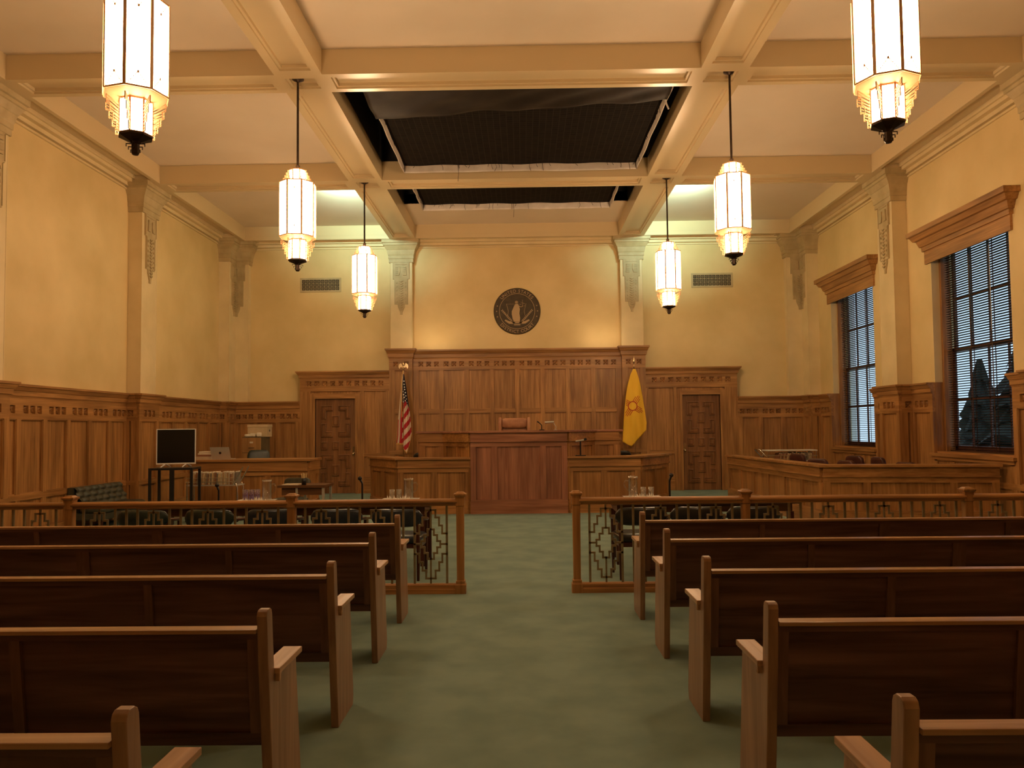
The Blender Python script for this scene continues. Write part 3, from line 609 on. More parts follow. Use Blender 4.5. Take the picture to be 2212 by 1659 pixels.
# ------------------------------------------------------------------ pendant lamps
def make_lamp():
    t = thing('pendant_lamp', '', 'lamp'); Z = ZB+0.07       # origin at the ceiling
    n = 8
    def oc(r, z, k0=PI/8): return [(r*math.cos(k0+2*PI*i/n), r*math.sin(k0+2*PI*i/n), z) for i in range(n)]
    def z(q): return q-Z
    R, r = 0.252, 0.128
    mb = MB(BRONZE); mb.lathe([(0.001, 0), (0.085, 0), (0.085, -0.02), (0.06, -0.035), (0.03, -0.05), (0.017, -0.06)], 20); mb.build('canopy', t)
    mb = MB(BRONZE); mb.tube([(0, 0, -0.05), (0, 0, z(5.37))], 0.016, 10); mb.tube([(0, 0, z(5.42)), (0, 0, z(5.36))], 0.03, 10); mb.build('rod', t)
    for nm_, rr, a, b in (('upper_shade', 0.118, 5.17, 5.345), ('main_shade', R, 4.385, 5.155), ('lower_shade', r, 4.06, 4.34)):
        mb = MB([SHADE]); mb.loft([oc(rr*0.985, z(a)), oc(rr*0.985, z(b))], 0, False); s = mb.build(nm_, t)
        mb = MB([BRASS])                                 # glazing bars and rims
        for i in range(n):
            an = PI/8+2*PI*i/n; p = (rr*math.cos(an), rr*math.sin(an)); w_ = 0.013 if rr > 0.2 else 0.008
            mb.M = Matrix.Translation((p[0], p[1], 0)) @ Matrix.Rotation(an, 4, 'Z'); mb.box(-0.008, 0.006, -w_, w_, z(a), z(b))
        mb.M = Matrix.Identity(4)
        for zz in (a, b):
            ro, ri = oc(rr*1.02, z(zz)-0.008), oc(rr*0.9, z(zz)-0.008); ro2, ri2 = oc(rr*1.02, z(zz)+0.008), oc(rr*0.9, z(zz)+0.008)
            vs_ = ro+ri+ro2+ri2; fs = []
            for i in range(n):
                j = (i+1) % n; fs += [(i, j, 16+j, 16+i), (8+j, 8+i, 24+i, 24+j), (i, 8+i, 8+j, j), (16+i, 16+j, 24+j, 24+i)]
            mb.add(vs_, fs)
        if rr > 0.2:                                       # stepped fret lines at the top and bottom of every pane
            for i in range(n):
                an = PI/8+2*PI*(i+0.5)/n; ap = rr*math.cos(PI/8)*0.985+0.003
                mb.M = Matrix.Rotation(an, 4, 'Z') @ Matrix.Translation((ap, 0, 0))
                for z0, sg in ((z(a)+0.012, 1), (z(b)-0.012, -1)):
                    xs = 0.070; st = 6; t_ = 0.0055
                    for k in range(st):
                        xa = xs*(1-k/st); xb = xs*(1-(k+1)/st); za = z0+sg*k*0.016; zb_ = z0+sg*(k+1)*0.016
                        for sx in (-1, 1):
                            mb.box(0, 0.0028, min(sx*xa, sx*xa-sx*t_), max(sx*xa, sx*xa-sx*t_), min(za, zb_), max(za, zb_))
                            mb.box(0, 0.003, min(sx*xa, sx*xb), max(sx*xa, sx*xb), zb_-t_/2, zb_+t_/2)
                    mb.box(0, 0.004, -0.008, 0.008, min(z0+sg*0.096, z0+sg*0.115), max(z0+sg*0.096, z0+sg*0.115))
        mb.build('glazing_bars', s)
    # collars between the bodies
    mb = MB([COLLAR]); mb.loft([oc(R*1.0, z(4.385)), oc(R*0.97, z(4.375)), oc(r*1.05, z(4.345))], 0, False); mb.build('lower_collar', t)
    mb = MB([COLLAR]); mb.loft([oc(R*1.0, z(5.155)), oc(0.12, z(5.17))], 0, False); mb.build('upper_collar', t)
    # openwork wings on four corners, upper and lower
    for up_ in (0, 1):
        for i in range(8):
            an = PI/8+PI/4*i
            mb = MB([GLOW]); ri = (r if not up_ else 0.118)+0.004; H_ = 0.27 if not up_ else 0.165; W_ = 0.105 if not up_ else 0.085
            mb.M = Matrix.Rotation(an, 4, 'Z') @ Matrix.Translation((ri, 0, z(4.335 if not up_ else 5.175))) @ Matrix.Diagonal((1, 1, -1 if not up_ else 1, 1))
            st = 4; q = 0.0045; th = 0.004
            for k in range(st):                          # stepped outline
                wa = W_*(1-k/st); wb = W_*(1-(k+1)/st); ha = H_*k/st; hb = H_*(k+1)/st
                mb.box(wa-q, wa, -th, th, ha, hb); mb.box(wb, wa, -th, th, hb-q, hb)
                for d in range(3):                        # diagonal bars
                    h0 = ha+(hb-ha)*d/3
                    up_h = min(H_-0.008, h0+wa*0.55); mb.add([(0, -th, up_h), (0, th, up_h), (wa*0.97, th, h0), (wa*0.97, -th, h0), (0, -th, up_h+q*1.4), (0, th, up_h+q*1.4), (wa*0.97, th, h0+q*1.4), (wa*0.97, -th, h0+q*1.4)],
                           [(0, 1, 2, 3), (7, 6, 5, 4), (0, 3, 7, 4), (1, 5, 6, 2), (0, 4, 5, 1), (3, 2, 6, 7)])
            mb.box(0, q, -th, th, 0, H_)
            mb.build('openwork_wing', t)
    mb = MB([BRONZE]); mb.loft([oc(r*1.04, z(4.062)), oc(r*1.04, z(4.045)), oc(0.05, z(4.01)), oc(0.032, z(3.99)), oc(0.032, z(3.92)), oc(0.024, z(3.905)), oc(0.002, z(3.90))], 0, False)
    for i in range(4):
        mb.M = Matrix.Rotation(PI/8+PI/2*i, 4, 'Z')
        for k in range(3): w_ = 0.075-0.018*k; mb.box(0.025, w_, -0.004, 0.004, z(4.0)-0.026*k-0.006, z(4.0)-0.026*k); mb.box(w_-0.005, w_, -0.004, 0.004, z(4.0)-0.026*(k+1), z(4.0)-0.026*k)
    mb.build('finial', t)
    return t
lamp0 = make_lamp()
G = 'art deco pendant lamps'
spots = [((-3.13, 6.12), -15, 'large lit octagonal glass pendant lamp at the upper left, its top cut by the picture'),
         ((2.96, 6.12), -21.5, 'large lit octagonal glass pendant lamp at the upper right, its top cut by the picture'),
         ((-3.17, 10.76), 5.5, 'lit octagonal pendant lamp on a bronze rod, middle size of the three on the left'),
         ((2.99, 10.76), -8.5, 'lit octagonal pendant lamp on a bronze rod, middle size of the three on the right'),
         ((-3.17, 15.38), 0, 'smallest lit octagonal pendant lamp on the left, beside the left wall vent'),
         ((2.955, 15.38), 0, 'smallest lit octagonal pendant lamp on the right, beside the right wall vent')]
for i, ((x, y), a, lab) in enumerate(spots):
    o = lamp0 if i == 0 else clone(lamp0, lab)
    o['label'] = lab; o['group'] = G; o.location = (x, y, ZB+0.07); o.rotation_euler = (0, 0, math.radians(a))

# ------------------------------------------------------------------ pews
PEW_L = 5.3
def make_pew(sx):
    """aisle end at local x=0, running to sx*PEW_L; back at y 0, seat toward +y"""
    t = thing('pew', '', 'pew')
    T = 0.042
    prof = [(0, 0), (-0.085, 0.67), (-0.110, 0.905), (-0.104, 0.922), (-0.090, 0.93), (-0.062, 0.93), (-0.048, 0.922), (-0.040, 0.905), (-0.012, 0.665), (0.02, 0.65), (0.29, 0.645), (0.295, 0.60), (0.375, 0.06), (0.36, 0.0)]
    def bar_(pts, y, xa, xb): pass
    for x in (0, PEW_L-T):
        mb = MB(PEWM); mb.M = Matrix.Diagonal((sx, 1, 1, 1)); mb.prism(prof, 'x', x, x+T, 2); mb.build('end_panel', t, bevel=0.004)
        mb = MB(PEWM); mb.M = Matrix.Diagonal((sx, 1, 1, 1)); xa = x-0.022; mb.box(xa, x+T+0.022, -0.012, 0.31, 0.648, 0.673, 1); mb.box(xa+0.004, x+T+0.016, 0.0, 0.022, 0.615, 0.648, 1)
        mb.build('armrest', t, bevel=0.003)
    def slope(z): return -0.110*(z/0.905)
    # top rail
    mb = MB(PEWM); mb.M = Matrix.Diagonal((sx, 1, 1, 1)); mb.prism([(slope(0.84)-0.014, 0.838), (slope(0.85)-0.015, 0.856), (slope(0.85)+0.055, 0.856), (slope(0.84)+0.055, 0.838)], 'x', T, PEW_L-T, 0); mb.build('top_rail', t, bevel=0.003)
    # panels of the back
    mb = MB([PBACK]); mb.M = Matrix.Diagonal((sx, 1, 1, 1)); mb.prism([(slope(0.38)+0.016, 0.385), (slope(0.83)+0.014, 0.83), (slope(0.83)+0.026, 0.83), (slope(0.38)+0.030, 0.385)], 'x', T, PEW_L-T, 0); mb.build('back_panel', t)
    def rail(x0, x1, z0, z1, slot):
        mb.prism([(slope(z0), z0), (slope(z1), z1), (slope(z1)+0.02, z1), (slope(z0)+0.02, z0)], 'x', x0, x1, slot)
    mb = MB([PBACK, PBACK, QZ]); mb.M = Matrix.Diagonal((sx, 1, 1, 1)); rail(T, PEW_L-T, 0.375, 0.425, 0); rail(T, PEW_L-T, 0.812, 0.8375, 0)
    mb.build('back_rails', t)
    k = 0
    for c in (0.062, 1.03, 2.06, 3.09, 4.12, 5.22):
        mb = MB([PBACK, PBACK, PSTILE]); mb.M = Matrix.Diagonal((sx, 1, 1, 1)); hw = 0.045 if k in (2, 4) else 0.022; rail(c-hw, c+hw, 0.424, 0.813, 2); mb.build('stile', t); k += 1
    mb = MB(PEWM); mb.M = Matrix.Diagonal((sx, 1, 1, 1)); mb.prism([(-0.03, 0.40), (0.36, 0.425), (0.365, 0.445), (-0.03, 0.425)], 'x', T, PEW_L-T, 0); mb.build('seat', t, bevel=0.003)
    for c in (2.06, 4.12):
        mb = MB(PEWM); mb.M = Matrix.Diagonal((sx, 1, 1, 1)); mb.prism([(0.03, 0), (-0.02, 0.40), (0.34, 0.41), (0.30, 0.0)], 'x', c-0.02, c+0.02, 2); mb.build('support', t)
    return t
rows = ['in the row just behind the railing', 'in the second row behind the railing', 'in the middle one of the five rows', 'in the fourth row behind the railing', 'in the nearest row, cut off by the picture bottom']
YP = [6.61, 5.50, 4.33, 3.215, 2.11]
for sx, side, xs in ((-1, 'left', (-1.052, -1.046, -1.042, -1.036, -1.030)), (1, 'right', (0.983, 0.983, 0.985, 0.985, 0.988))):
    p0 = make_pew(sx)
    for i in range(5):
        o = p0 if i == 0 else clone(p0, '')
        o['label'] = 'oak pew %s of the aisle, %s' % (side, rows[i]); o['group'] = 'pews %s of the aisle' % side
        o.location = (xs[i], YP[i]+(0.06 if sx > 0 else 0), 0)

# ------------------------------------------------------------------ bar railing
def ornament(mb, c):
    U = 1254.0
    def z(y): return (1440-y)/U
    T = 0.0095; Y0, Y1 = -0.008, 0.008
    def path(pts):
        for (a, b), (p, q) in zip(pts, pts[1:]):
            x0, x1 = sorted((a, p)); z0, z1 = sorted((b, q)); k_ = 0.0006 if x0 == x1 else 0; mb.box(c+x0-T+k_, c+x1+T-k_, Y0+k_, Y1-k_, z0-T+k_, z1+T-k_)
    for s in (-1, 1):
        a, b, d, e = 0.048*s, 0.084*s, 0.116*s, 0.163*s
        path([(0, z(397)), (a, z(397)), (a, z(490)), (b, z(490)), (b, z(592)), (d, z(592)), (d, z(692)), (e, z(692))])
        path([(0, z(1255)), (a, z(1255)), (a, z(1157)), (b, z(1157)), (b, z(1052)), (d, z(1052)), (d, z(948)), (e, z(948))])
        a, b, d = 0.032*s, 0.064*s, 0.096*s
        path([(0, z(640)), (a, z(640)), (a, z(712)), (b, z(712)), (b, z(787)), (d, z(787)), (d, z(865)), (b, z(865)), (b, z(938)), (a, z(938)), (a, z(1012)), (0, z(1012))])
        path([(d, z(825)), (e, z(825))])
    for y0, y1 in ((335, 640), (1012, 1320)): mb.box(c-T*0.9, c+T*0.9, Y0+0.001, Y1-0.001, z(y1), z(y0))
def bar_section(root, x0, x1, n):
    c0, c1 = x0+0.05, x1-0.05
    mb = MB(OAK); mb.prism([(-0.05, 0.0), (-0.05, 0.045), (-0.038, 0.05), (-0.038, 0.085), (-0.022, 0.097), (0.022, 0.097), (0.038, 0.085), (0.038, 0.05), (0.05, 0.045), (0.05, 0.0)], 'x', c0-0.02, c1+0.02, 0); mb.build('bottom_rail', root)
    mb = MB(OAK); mb.prism([(-0.022, 0.875), (-0.03, 0.885), (-0.03, 0.898), (-0.048, 0.903), (-0.054, 0.915), (-0.05, 0.93), (-0.03, 0.943), (0.03, 0.943), (0.05, 0.93), (0.054, 0.915), (0.048, 0.903), (0.03, 0.898), (0.03, 0.885), (0.022, 0.875)], 'x', c0-0.02, c1+0.02, 0); mb.build('top_rail', root)
    return c0, c1
def railing(posts, ns, label, hide_end=None):
    root = thing('courtroom_railing', label, 'railing', (0, 7.81, 0))
    for i, x in enumerate(posts):
        mb = MB(OAK); q = 0.052
        def ring(h, z): return [(x-h, -h, z), (x+h, -h, z), (x+h, h, z), (x-h, h, z)]
        mb.loft([ring(0.054, 0), ring(0.054, 0.085), ring(0.046, 0.10), ring(0.046, 0.125), ring(0.036, 0.13), ring(0.039, 0.87), ring(0.045, 0.875), ring(0.046, 0.962), ring(0.054, 0.972), ring(0.062, 0.98), ring(0.062, 0.995), ring(0.048, 0.998), ring(0.034, 1.012), ring(0.001, 1.014)], 2, False)
        mb.build('post', root, bevel=0.003)
    for (x0, x1), n in zip(zip(posts, posts[1:]), ns):
        x0, x1 = min(x0, x1), max(x0, x1); bar_section(root, x0, x1, n)
        P_it = 0.555; c = (x0+x1)/2
        for k in range(n):
            cx = c+(k-(n-1)/2)*P_it; mb = MB(GRILLE); ornament(mb, cx); mb.build('stepped_ornament', root)
            for s in (-1, 1): mb = MB(GRILLE); xx = cx+s*0.163; mb.box(xx-0.011, xx+0.011, -0.008, 0.008, 0.09, 0.885); mb.build('baluster', root)
            if k < n-1: mb = MB(GRILLE); xx = cx+P_it/2; mb.box(xx-0.011, xx+0.011, -0.008, 0.008, 0.09, 0.885); mb.build('baluster', root)
    return root
railing([-0.645, -2.355, -4.62, -6.9], [3, 4, 4], 'oak railing with bronze stepped-diamond grilles, left of the aisle')
railing([0.525, 2.225, 4.44, 6.7], [3, 4, 4], 'oak railing with bronze stepped-diamond grilles, right of the aisle')

# ------------------------------------------------------------------ judge's bench and boxes
def front(mb, pa, pb, z0, zt, panels, capd=0.05, fas=0.15, flip=1, base=0.24, thick=0.08):
    """panelled furniture front from pa to pb (room side on the right hand of pa->pb when flip=1)"""
    pa, pb = Vector(pa), Vector(pb); d = (pb-pa); L = d.length; d.normalize(); n = Vector((d.y, -d.x))*flip
    mb.M = frame(pa.x, pa.y, d.x, d.y, n.x, n.y); ax = 0 if abs(d.x) > abs(d.y) else 1
    mb.box(0, L, -thick, 0.0, z0, zt-0.04, 2)
    mb.box(0, L, 0, 0.05, z0, z0+base, ax); mb.box(0, L, 0, 0.042, z0+base, z0+base+0.03, ax)
    zf = zt-0.045-fas
    mb.box(0, L, 0, 0.05, zf, zt-0.045, ax); mb.box(-0.01, L+0.01, 0, 0.065, zf-0.02, zf, ax)
    mb.box(0, L, 0, 0.034, zf-0.11, zf-0.02, ax)
    zp1 = zf-0.11
    e = [0]
    for w_ in panels: e.append(e[-1]+w_)
    sc_ = L/e[-1]
    for i, x in enumerate(e):
        x *= sc_; hw = 0.055; a, b = (0, 2*hw) if i == 0 else ((L-2*hw, L) if i == len(e)-1 else (x-hw, x+hw)); mb.box(a, b, 0, 0.032, z0+base, zp1, 2)
    mb.M = Matrix.Identity(4)
def slab(mb, pts, z0, z1, m=0): mb.prism(pts, 'z', z0, z1, m)

J = thing('judge_bench', 'tall oak judge\'s bench at the end of the aisle, its wings splayed back', 'bench', (0, 0, 0))
jx0, jx1 = -1.03, 0.85
mb = MB(JUD); front(mb, (jx0, 14.98), (jx1, 14.98), 0, 1.60, (0.5, 1.0, 0.5)); mb.build('front_panel', J)
for pa, pb, nmb in (((-1.62, 15.75), (jx0, 14.98), 0), ((jx1, 14.98), (1.44, 15.75), 0)):
    mb = MB(OAK); front(mb, pa, pb, 0, 1.60, (0.4, 0.4)); mb.build('side_panel', J)
for pa, pb in (((-2.12, 15.75), (-1.62, 15.75)), ((1.44, 15.75), (1.95, 15.75))):
    mb = MB(OAK); front(mb, pa, pb, 0, 1.60, (1,)); mb.build('wing_panel', J)
for pa, pb in (((-2.12, 18.2), (-2.12, 15.75)), ((1.95, 15.75), (1.95, 18.2))):
    mb = MB(OAK); front(mb, pa, pb, 0, 1.60, (1, 1)); mb.build('return_panel', J)
mb = MB(JUD); slab(mb, [(jx0-0.02, 14.88), (jx1+0.02, 14.88), (1.50, 15.67), (2.03, 15.67), (2.03, 16.05), (1.30, 16.05), (0.7, 15.5), (-0.88, 15.5), (-1.48, 16.05), (-2.20, 16.05), (-2.20, 15.67), (-1.68, 15.67)], 1.562, 1.602); mb.build('desktop', J, bevel=0.006)

def witness(name, label, s, cx):
    """s=-1 left box, +1 right box"""
    t = thing(name, label, 'witness box')
    a = cx; b = cx+s*1.42; c = cx+s*2.15
    pa, pb = ((b, 15.02), (a, 15.02)) if s < 0 else ((a, 15.02), (b, 15.02))
    mb = MB(OAK); front(mb, pa, pb, 0, 1.09, (1, 1), fas=0.13); mb.build('front_panel', t)
    pa, pb = ((c, 16.15), (b, 15.02)) if s < 0 else ((b, 15.02), (c, 16.15))
    mb = MB(OAK); front(mb, pa, pb, 0, 1.09, (1, 1), fas=0.13); mb.build('side_panel', t)
    mb = MB(OAK); slab(mb, [(a, 14.92), (b+s*0.045, 14.92), (c+s*0.10, 16.12), (c-s*0.28, 16.30), (b-s*0.15, 15.32), (a, 15.32)], 1.052, 1.092); mb.build('cap', t, bevel=0.005)
    return t
witness('witness_stand', 'low oak witness stand joined to the left side of the judge\'s bench', -1, jx0+0.0)
witness('clerk_stand', 'low oak stand right of the judge\'s bench with a microphone on top', 1, jx1+0.0)

t = thing('clerk_desk', 'long panelled oak clerk\'s desk in front of the left wall corner', 'desk')
mb = MB(OAK); front(mb, (-6.55, 15.02), (-4.22, 15.02), 0, 1.09, (1, 1, 1), fas=0.16); mb.build('front_panel', t)
mb = MB(OAK); front(mb, (-4.22, 15.02), (-4.22, 15.75), 0, 1.09, (1,), fas=0.16); mb.build('side_panel', t)
mb = MB(OAK); mb.box(-6.62, -4.14, 14.93, 15.78, 1.05, 1.092, 0); mb.build('desktop', t, bevel=0.005)
mb = MB(OAK); mb.box(-6.55, -6.47, 15.02, 15.75, 0, 1.05, 2); mb.build('side_panel', t)

t = thing('jury_box', 'panelled oak jury box enclosure under the windows on the right', 'jury box')
mb = MB(OAK); front(mb, (4.86, 12.62), (7.45, 12.22), 0, 1.0, (0.62, 1.2, 0.62), fas=0.13); mb.build('front_panel', t)
mb = MB(OAK); front(mb, (4.60, 17.3), (4.86, 12.62), 0, 1.0, (1, 1, 1, 1, 1, 1), fas=0.13); mb.build('side_panel', t)
mb = MB(OAK); slab(mb, [(4.50, 17.35), (4.765, 12.53), (7.46, 12.11), (7.46, 12.43), (5.02, 12.81), (4.76, 17.35)], 0.962, 1.003, 0); mb.build('cap', t, bevel=0.005)

# ------------------------------------------------------------------ chairs
def cushion(mb, w_, d, h, c, rx=0.0, m=0, r=0.05, n=10):
    """soft rounded block centred at c, tilted about x by rx"""
    old = mb.M; mb.M = old @ Matrix.Translation(c) @ Matrix.Rotation(rx, 4, 'X')
    def sp(a, e): return math.copysign(abs(a)**e, a)
    rings = []
    for j in range(1, n):
        ph = -PI/2+PI*j/n; rings.append([(w_/2*sp(math.cos(ph), 0.35)*sp(math.cos(2*PI*i/28), 0.35), d/2*sp(math.cos(ph), 0.35)*sp(math.sin(2*PI*i/28), 0.35), h/2*sp(math.sin(ph), 0.6)) for i in range(28)])
    mb.loft(rings, m); mb.M = old
def make_counsel_chair(L1):
    t = thing('counsel_chair', '', 'chair')            # faces +y
    mb = MB([L1])                                       # curved low back pad
    def pad(u, v):
        a = (u-0.5)*2; x = 0.285*a; e = 1-abs(a)**5*0.35
        y = -0.26+0.05*a*a; z = 0.69+(v-0.5)*0.19*e
        return x, y, z
    rings = []
    for i in range(17):
        a = (i/16-0.5)*2; e = max(0.05, (1-abs(a)**7))**0.5; x = 0.285*a; y = -0.26+0.07*a*a; h = 0.098*e; th = 0.036*e
        rings.append([(x, y+th*math.cos(q*PI/6), 0.685+h*math.copysign(abs(math.sin(q*PI/6))**0.55, math.sin(q*PI/6))) for q in range(12)])
    mb.loft(rings); mb.build('backrest', t)
    mb = MB([L1]); cushion(mb, 0.52, 0.50, 0.10, (0, 0.03, 0.44)); mb.build('seat', t)
    mb = MB([MAHOG]); mb.box(-0.24, 0.24, -0.20, 0.25, 0.35, 0.40); mb.build('seat_frame', t)
    for x in (-0.235, 0.235):
        mb = MB([MAHOG]); mb.tube([(x, -0.21, 0.0), (x, -0.20, 0.40), (x*0.98, -0.225, 0.72)], 0.02, 8, rs=[0.016, 0.022, 0.016]); mb.build('leg', t)
        mb = MB([MAHOG]); mb.tube([(x, 0.24, 0.0), (x, 0.235, 0.40), (x*1.08, 0.17, 0.63)], 0.02, 8, rs=[0.014, 0.022, 0.018]); mb.build('leg', t)
        mb = MB([MAHOG]); mb.tube([(x*1.12, 0.19, 0.63), (x*1.18, 0.05, 0.645), (x*1.12, -0.12, 0.66), (x, -0.20, 0.68)], 0.018, 8); mb.build('armrest', t)
    return t
gch, bch, kch = make_counsel_chair(GREENL), make_counsel_chair(BLUEL), make_counsel_chair(BLACKL)
cl = [(gch, -4.27, 8.78, 3, 'dark green leather armchair behind the railing, leftmost of the row of five'),
      (None, -3.50, 8.78, -3, 'dark green leather armchair, second from the left behind the railing'),
      (bch, -2.82, 8.77, 2, 'dark blue-green leather armchair, middle of the five left of the aisle'),
      (None, -2.08, 8.72, 2, 'dark leather armchair just right of the second railing post, left of the aisle'),
      (None, -1.38, 8.66, -4, 'dark blue leather armchair nearest the aisle on the left, its legs showing through the grille')]
last = None
for o, x, y, a, lab in cl:
    base = o if o is not None else (gch if x < -3 else bch)
    if o is None: o = clone(base, lab)
    o['label'] = lab; o['group'] = 'leather armchairs at the left counsel tables'; o.location = (x, y, 0); o.rotation_euler = (0, 0, math.radians(a))
for i, (x, y, a, lab) in enumerate([(1.26, 8.62, 4, 'black leather armchair nearest the aisle on the right, legs visible through the grille'),
                       (1.87, 8.62, 0, 'black leather armchair, middle of the three at the right counsel table'),
                       (2.49, 8.60, -3, 'black leather armchair behind the railing post, farthest from the aisle on the right')]):
    o = kch if i == 0 else clone(kch, lab)
    o['label'] = lab; o['group'] = 'leather armchairs at the right counsel table'; o.location = (x, y, 0); o.rotation_euler = (0, 0, math.radians(a))

def make_swivel(L1, h_seat=0.47, back_h=0.36, wide=0.5, trim=None):
    t = thing('swivel_chair', '', 'chair')              # faces +y
    mb = MB([L1]); cushion(mb, wide, 0.48, 0.11, (0, 0, h_seat)); mb.build('seat', t)
    mb = MB([L1]); cushion(mb, wide*0.96, 0.09, back_h, (0, -0.25, h_seat+0.12+back_h/2), math.radians(8)); mb.build('backrest', t)
    mb = MB([BLACK]); mb.tube([(0, 0, 0.1), (0, 0, h_seat-0.04)], 0.03, 10); mb.box(-0.03, 0.03, -0.27, 0.0, h_seat-0.09, h_seat-0.055); mb.box(-0.03, 0.03, -0.29, -0.26, h_seat-0.09, h_seat+0.28); mb.build('column', t)
    mb = MB([BLACK])
    for k in range(5): a = 2*PI*k/5; mb.tube([(0, 0, 0.10), (0.26*math.cos(a), 0.26*math.sin(a), 0.06)], 0.018, 6); mb.lathe([(0.001, 0), (0.025, 0), (0.025, 0.05), (0.001, 0.05)], 10, (0.26*math.cos(a), 0.26*math.sin(a), 0))
    mb.build('wheeled_base', t)
    if trim:
        for s in (-1, 1): mb = MB([trim]); mb.tube([(s*wide*0.5, 0.12, h_seat), (s*wide*0.55, 0.12, h_seat+0.2), (s*wide*0.55, -0.02, h_seat+0.23), (s*wide*0.53, -0.2, h_seat+0.22)], 0.015, 8); mb.build('armrest', t)
    return t
js = make_swivel(MAROON, 0.45, 0.36, 0.46)
jc = [(5.80, 15.8, 1.09, -70, 'maroon leather jury chair next to the white-topped cart'), (5.62, 14.35, 1.055, -60, 'maroon leather jury chair, second from the left above the jury rail'),
      (5.86, 13.55, 1.05, -75, 'maroon leather jury chair, third from the left above the jury rail'), (6.63, 15.05, 1.07, -70, 'maroon leather jury chair partly hidden behind a neighbour, fourth from the left'),
      (6.85, 14.45, 1.06, -85, 'widest-looking maroon leather jury chair, under the pier between the windows'), (6.82, 13.45, 1.015, -70, 'dark jury chair under the left edge of the near window'),
      (7.0, 12.85, 1.0, -60, 'low dark jury chair back with a shiny top, farthest right in the jury box')]
for i, (x, y, zt, a, lab) in enumerate(jc):
    o = js if i == 0 else clone(js, lab)
    o['label'] = lab; o['group'] = 'swivel chairs in the jury box'; o.location = (x, y, 0); o.rotation_euler = (0, 0, math.radians(a)); o.scale = (1, 1, zt/0.945)

# judge's chair, tan leather with a padded roll
t = thing('judge_chair', 'tan leather high-back chair behind the judge\'s bench', 'chair', (-0.19, 16.75, 0), 0)
mb = MB([BROWNL]); cushion(mb, 0.62, 0.12, 0.86, (0, 0.02, 1.30), 0); mb.build('backrest', t)
mb = MB([BROWNL]); cushion(mb, 0.58, 0.17, 0.22, (0, -0.03, 1.76)); mb.build('headrest_roll', t)
for s in (-1, 1): mb = MB([BROWNL]); cushion(mb, 0.07, 0.22, 0.42, (s*0.31, -0.06, 1.68)); mb.build('side_wing', t)
mb = MB([BROWNL]); cushion(mb, 0.6, 0.55, 0.14, (0, -0.28, 0.85)); mb.build('seat', t)
mb = MB([BLACK]); mb.tube([(0, -0.25, 0.06), (0, -0.25, 0.8)], 0.04, 10)
mb.lathe([(0.001, 0), (0.33, 0), (0.30, 0.04), (0.04, 0.09), (0.001, 0.09)], 20, (0, -0.25, 0)); mb.build('base', t)

s1 = make_swivel(BLACKL, 0.5, 0.46, 0.56); s1.location = (-2.10, 16.75, 0); s1.scale = (1, 1, 1.07); s1['label'] = 'dark swivel chair, rounded top just showing over the left witness stand'
s2 = clone(s1, 'dark swivel chair, rounded top just showing above the stand under the yellow flag', (2.04, 16.75, 0))
s3 = make_swivel(GREENL, 0.62, 0.50, 0.50, CHROME); s3.location = (-5.72, 16.55, 0); s3['label'] = 'dark green chair with a chrome arm behind the clerk\'s desk'; s3.rotation_euler = (0, 0, PI+0.3)
s4 = make_swivel(SOFAL, 0.44, 0.26, 0.52); s4.location = (-4.05, 13.35, 0); s4.rotation_euler = (0, 0, PI-0.2); s4['label'] = 'grey-green low chair behind the small desk with the pencil cup'

# ------------------------------------------------------------------ counsel tables and what stands on them
def table(name, label, x0, x1, y0, y1, grp=None):
    t = thing(name, label, 'table', ((x0+x1)/2, (y0+y1)/2, 0), 0, grp); a, b = (x1-x0)/2, (y1-y0)/2
    mb = MB(TABLEW); mb.box(-a, a, -b, b, 0.715, 0.75); mb.build('tabletop', t, bevel=0.006)
    mb = MB(TABLEW); mb.box(-a+0.08, a-0.08, -b+0.08, b-0.08, 0.62, 0.715); mb.build('apron', t)
    for sx in (-1, 1):
        for sy in (-1, 1):
            mb = MB(MAHOG); x, y = sx*(a-0.10), sy*(b-0.10); mb.box(x-0.035, x+0.035, y-0.035, y+0.035, 0, 0.62); mb.build('leg', t, bevel=0.004)
    return t
table('counsel_table', 'long dark wood counsel table left of the aisle, farther from the aisle', -4.66, -2.92, 9.25, 9.98, 'counsel tables')
table('counsel_table', 'long dark wood counsel table left of the aisle, nearer the aisle', -2.90, -1.12, 9.25, 9.98, 'counsel tables')
table('counsel_table', 'long dark wood counsel table right of the aisle', 1.04, 3.3, 9.25, 9.98, 'counsel tables')

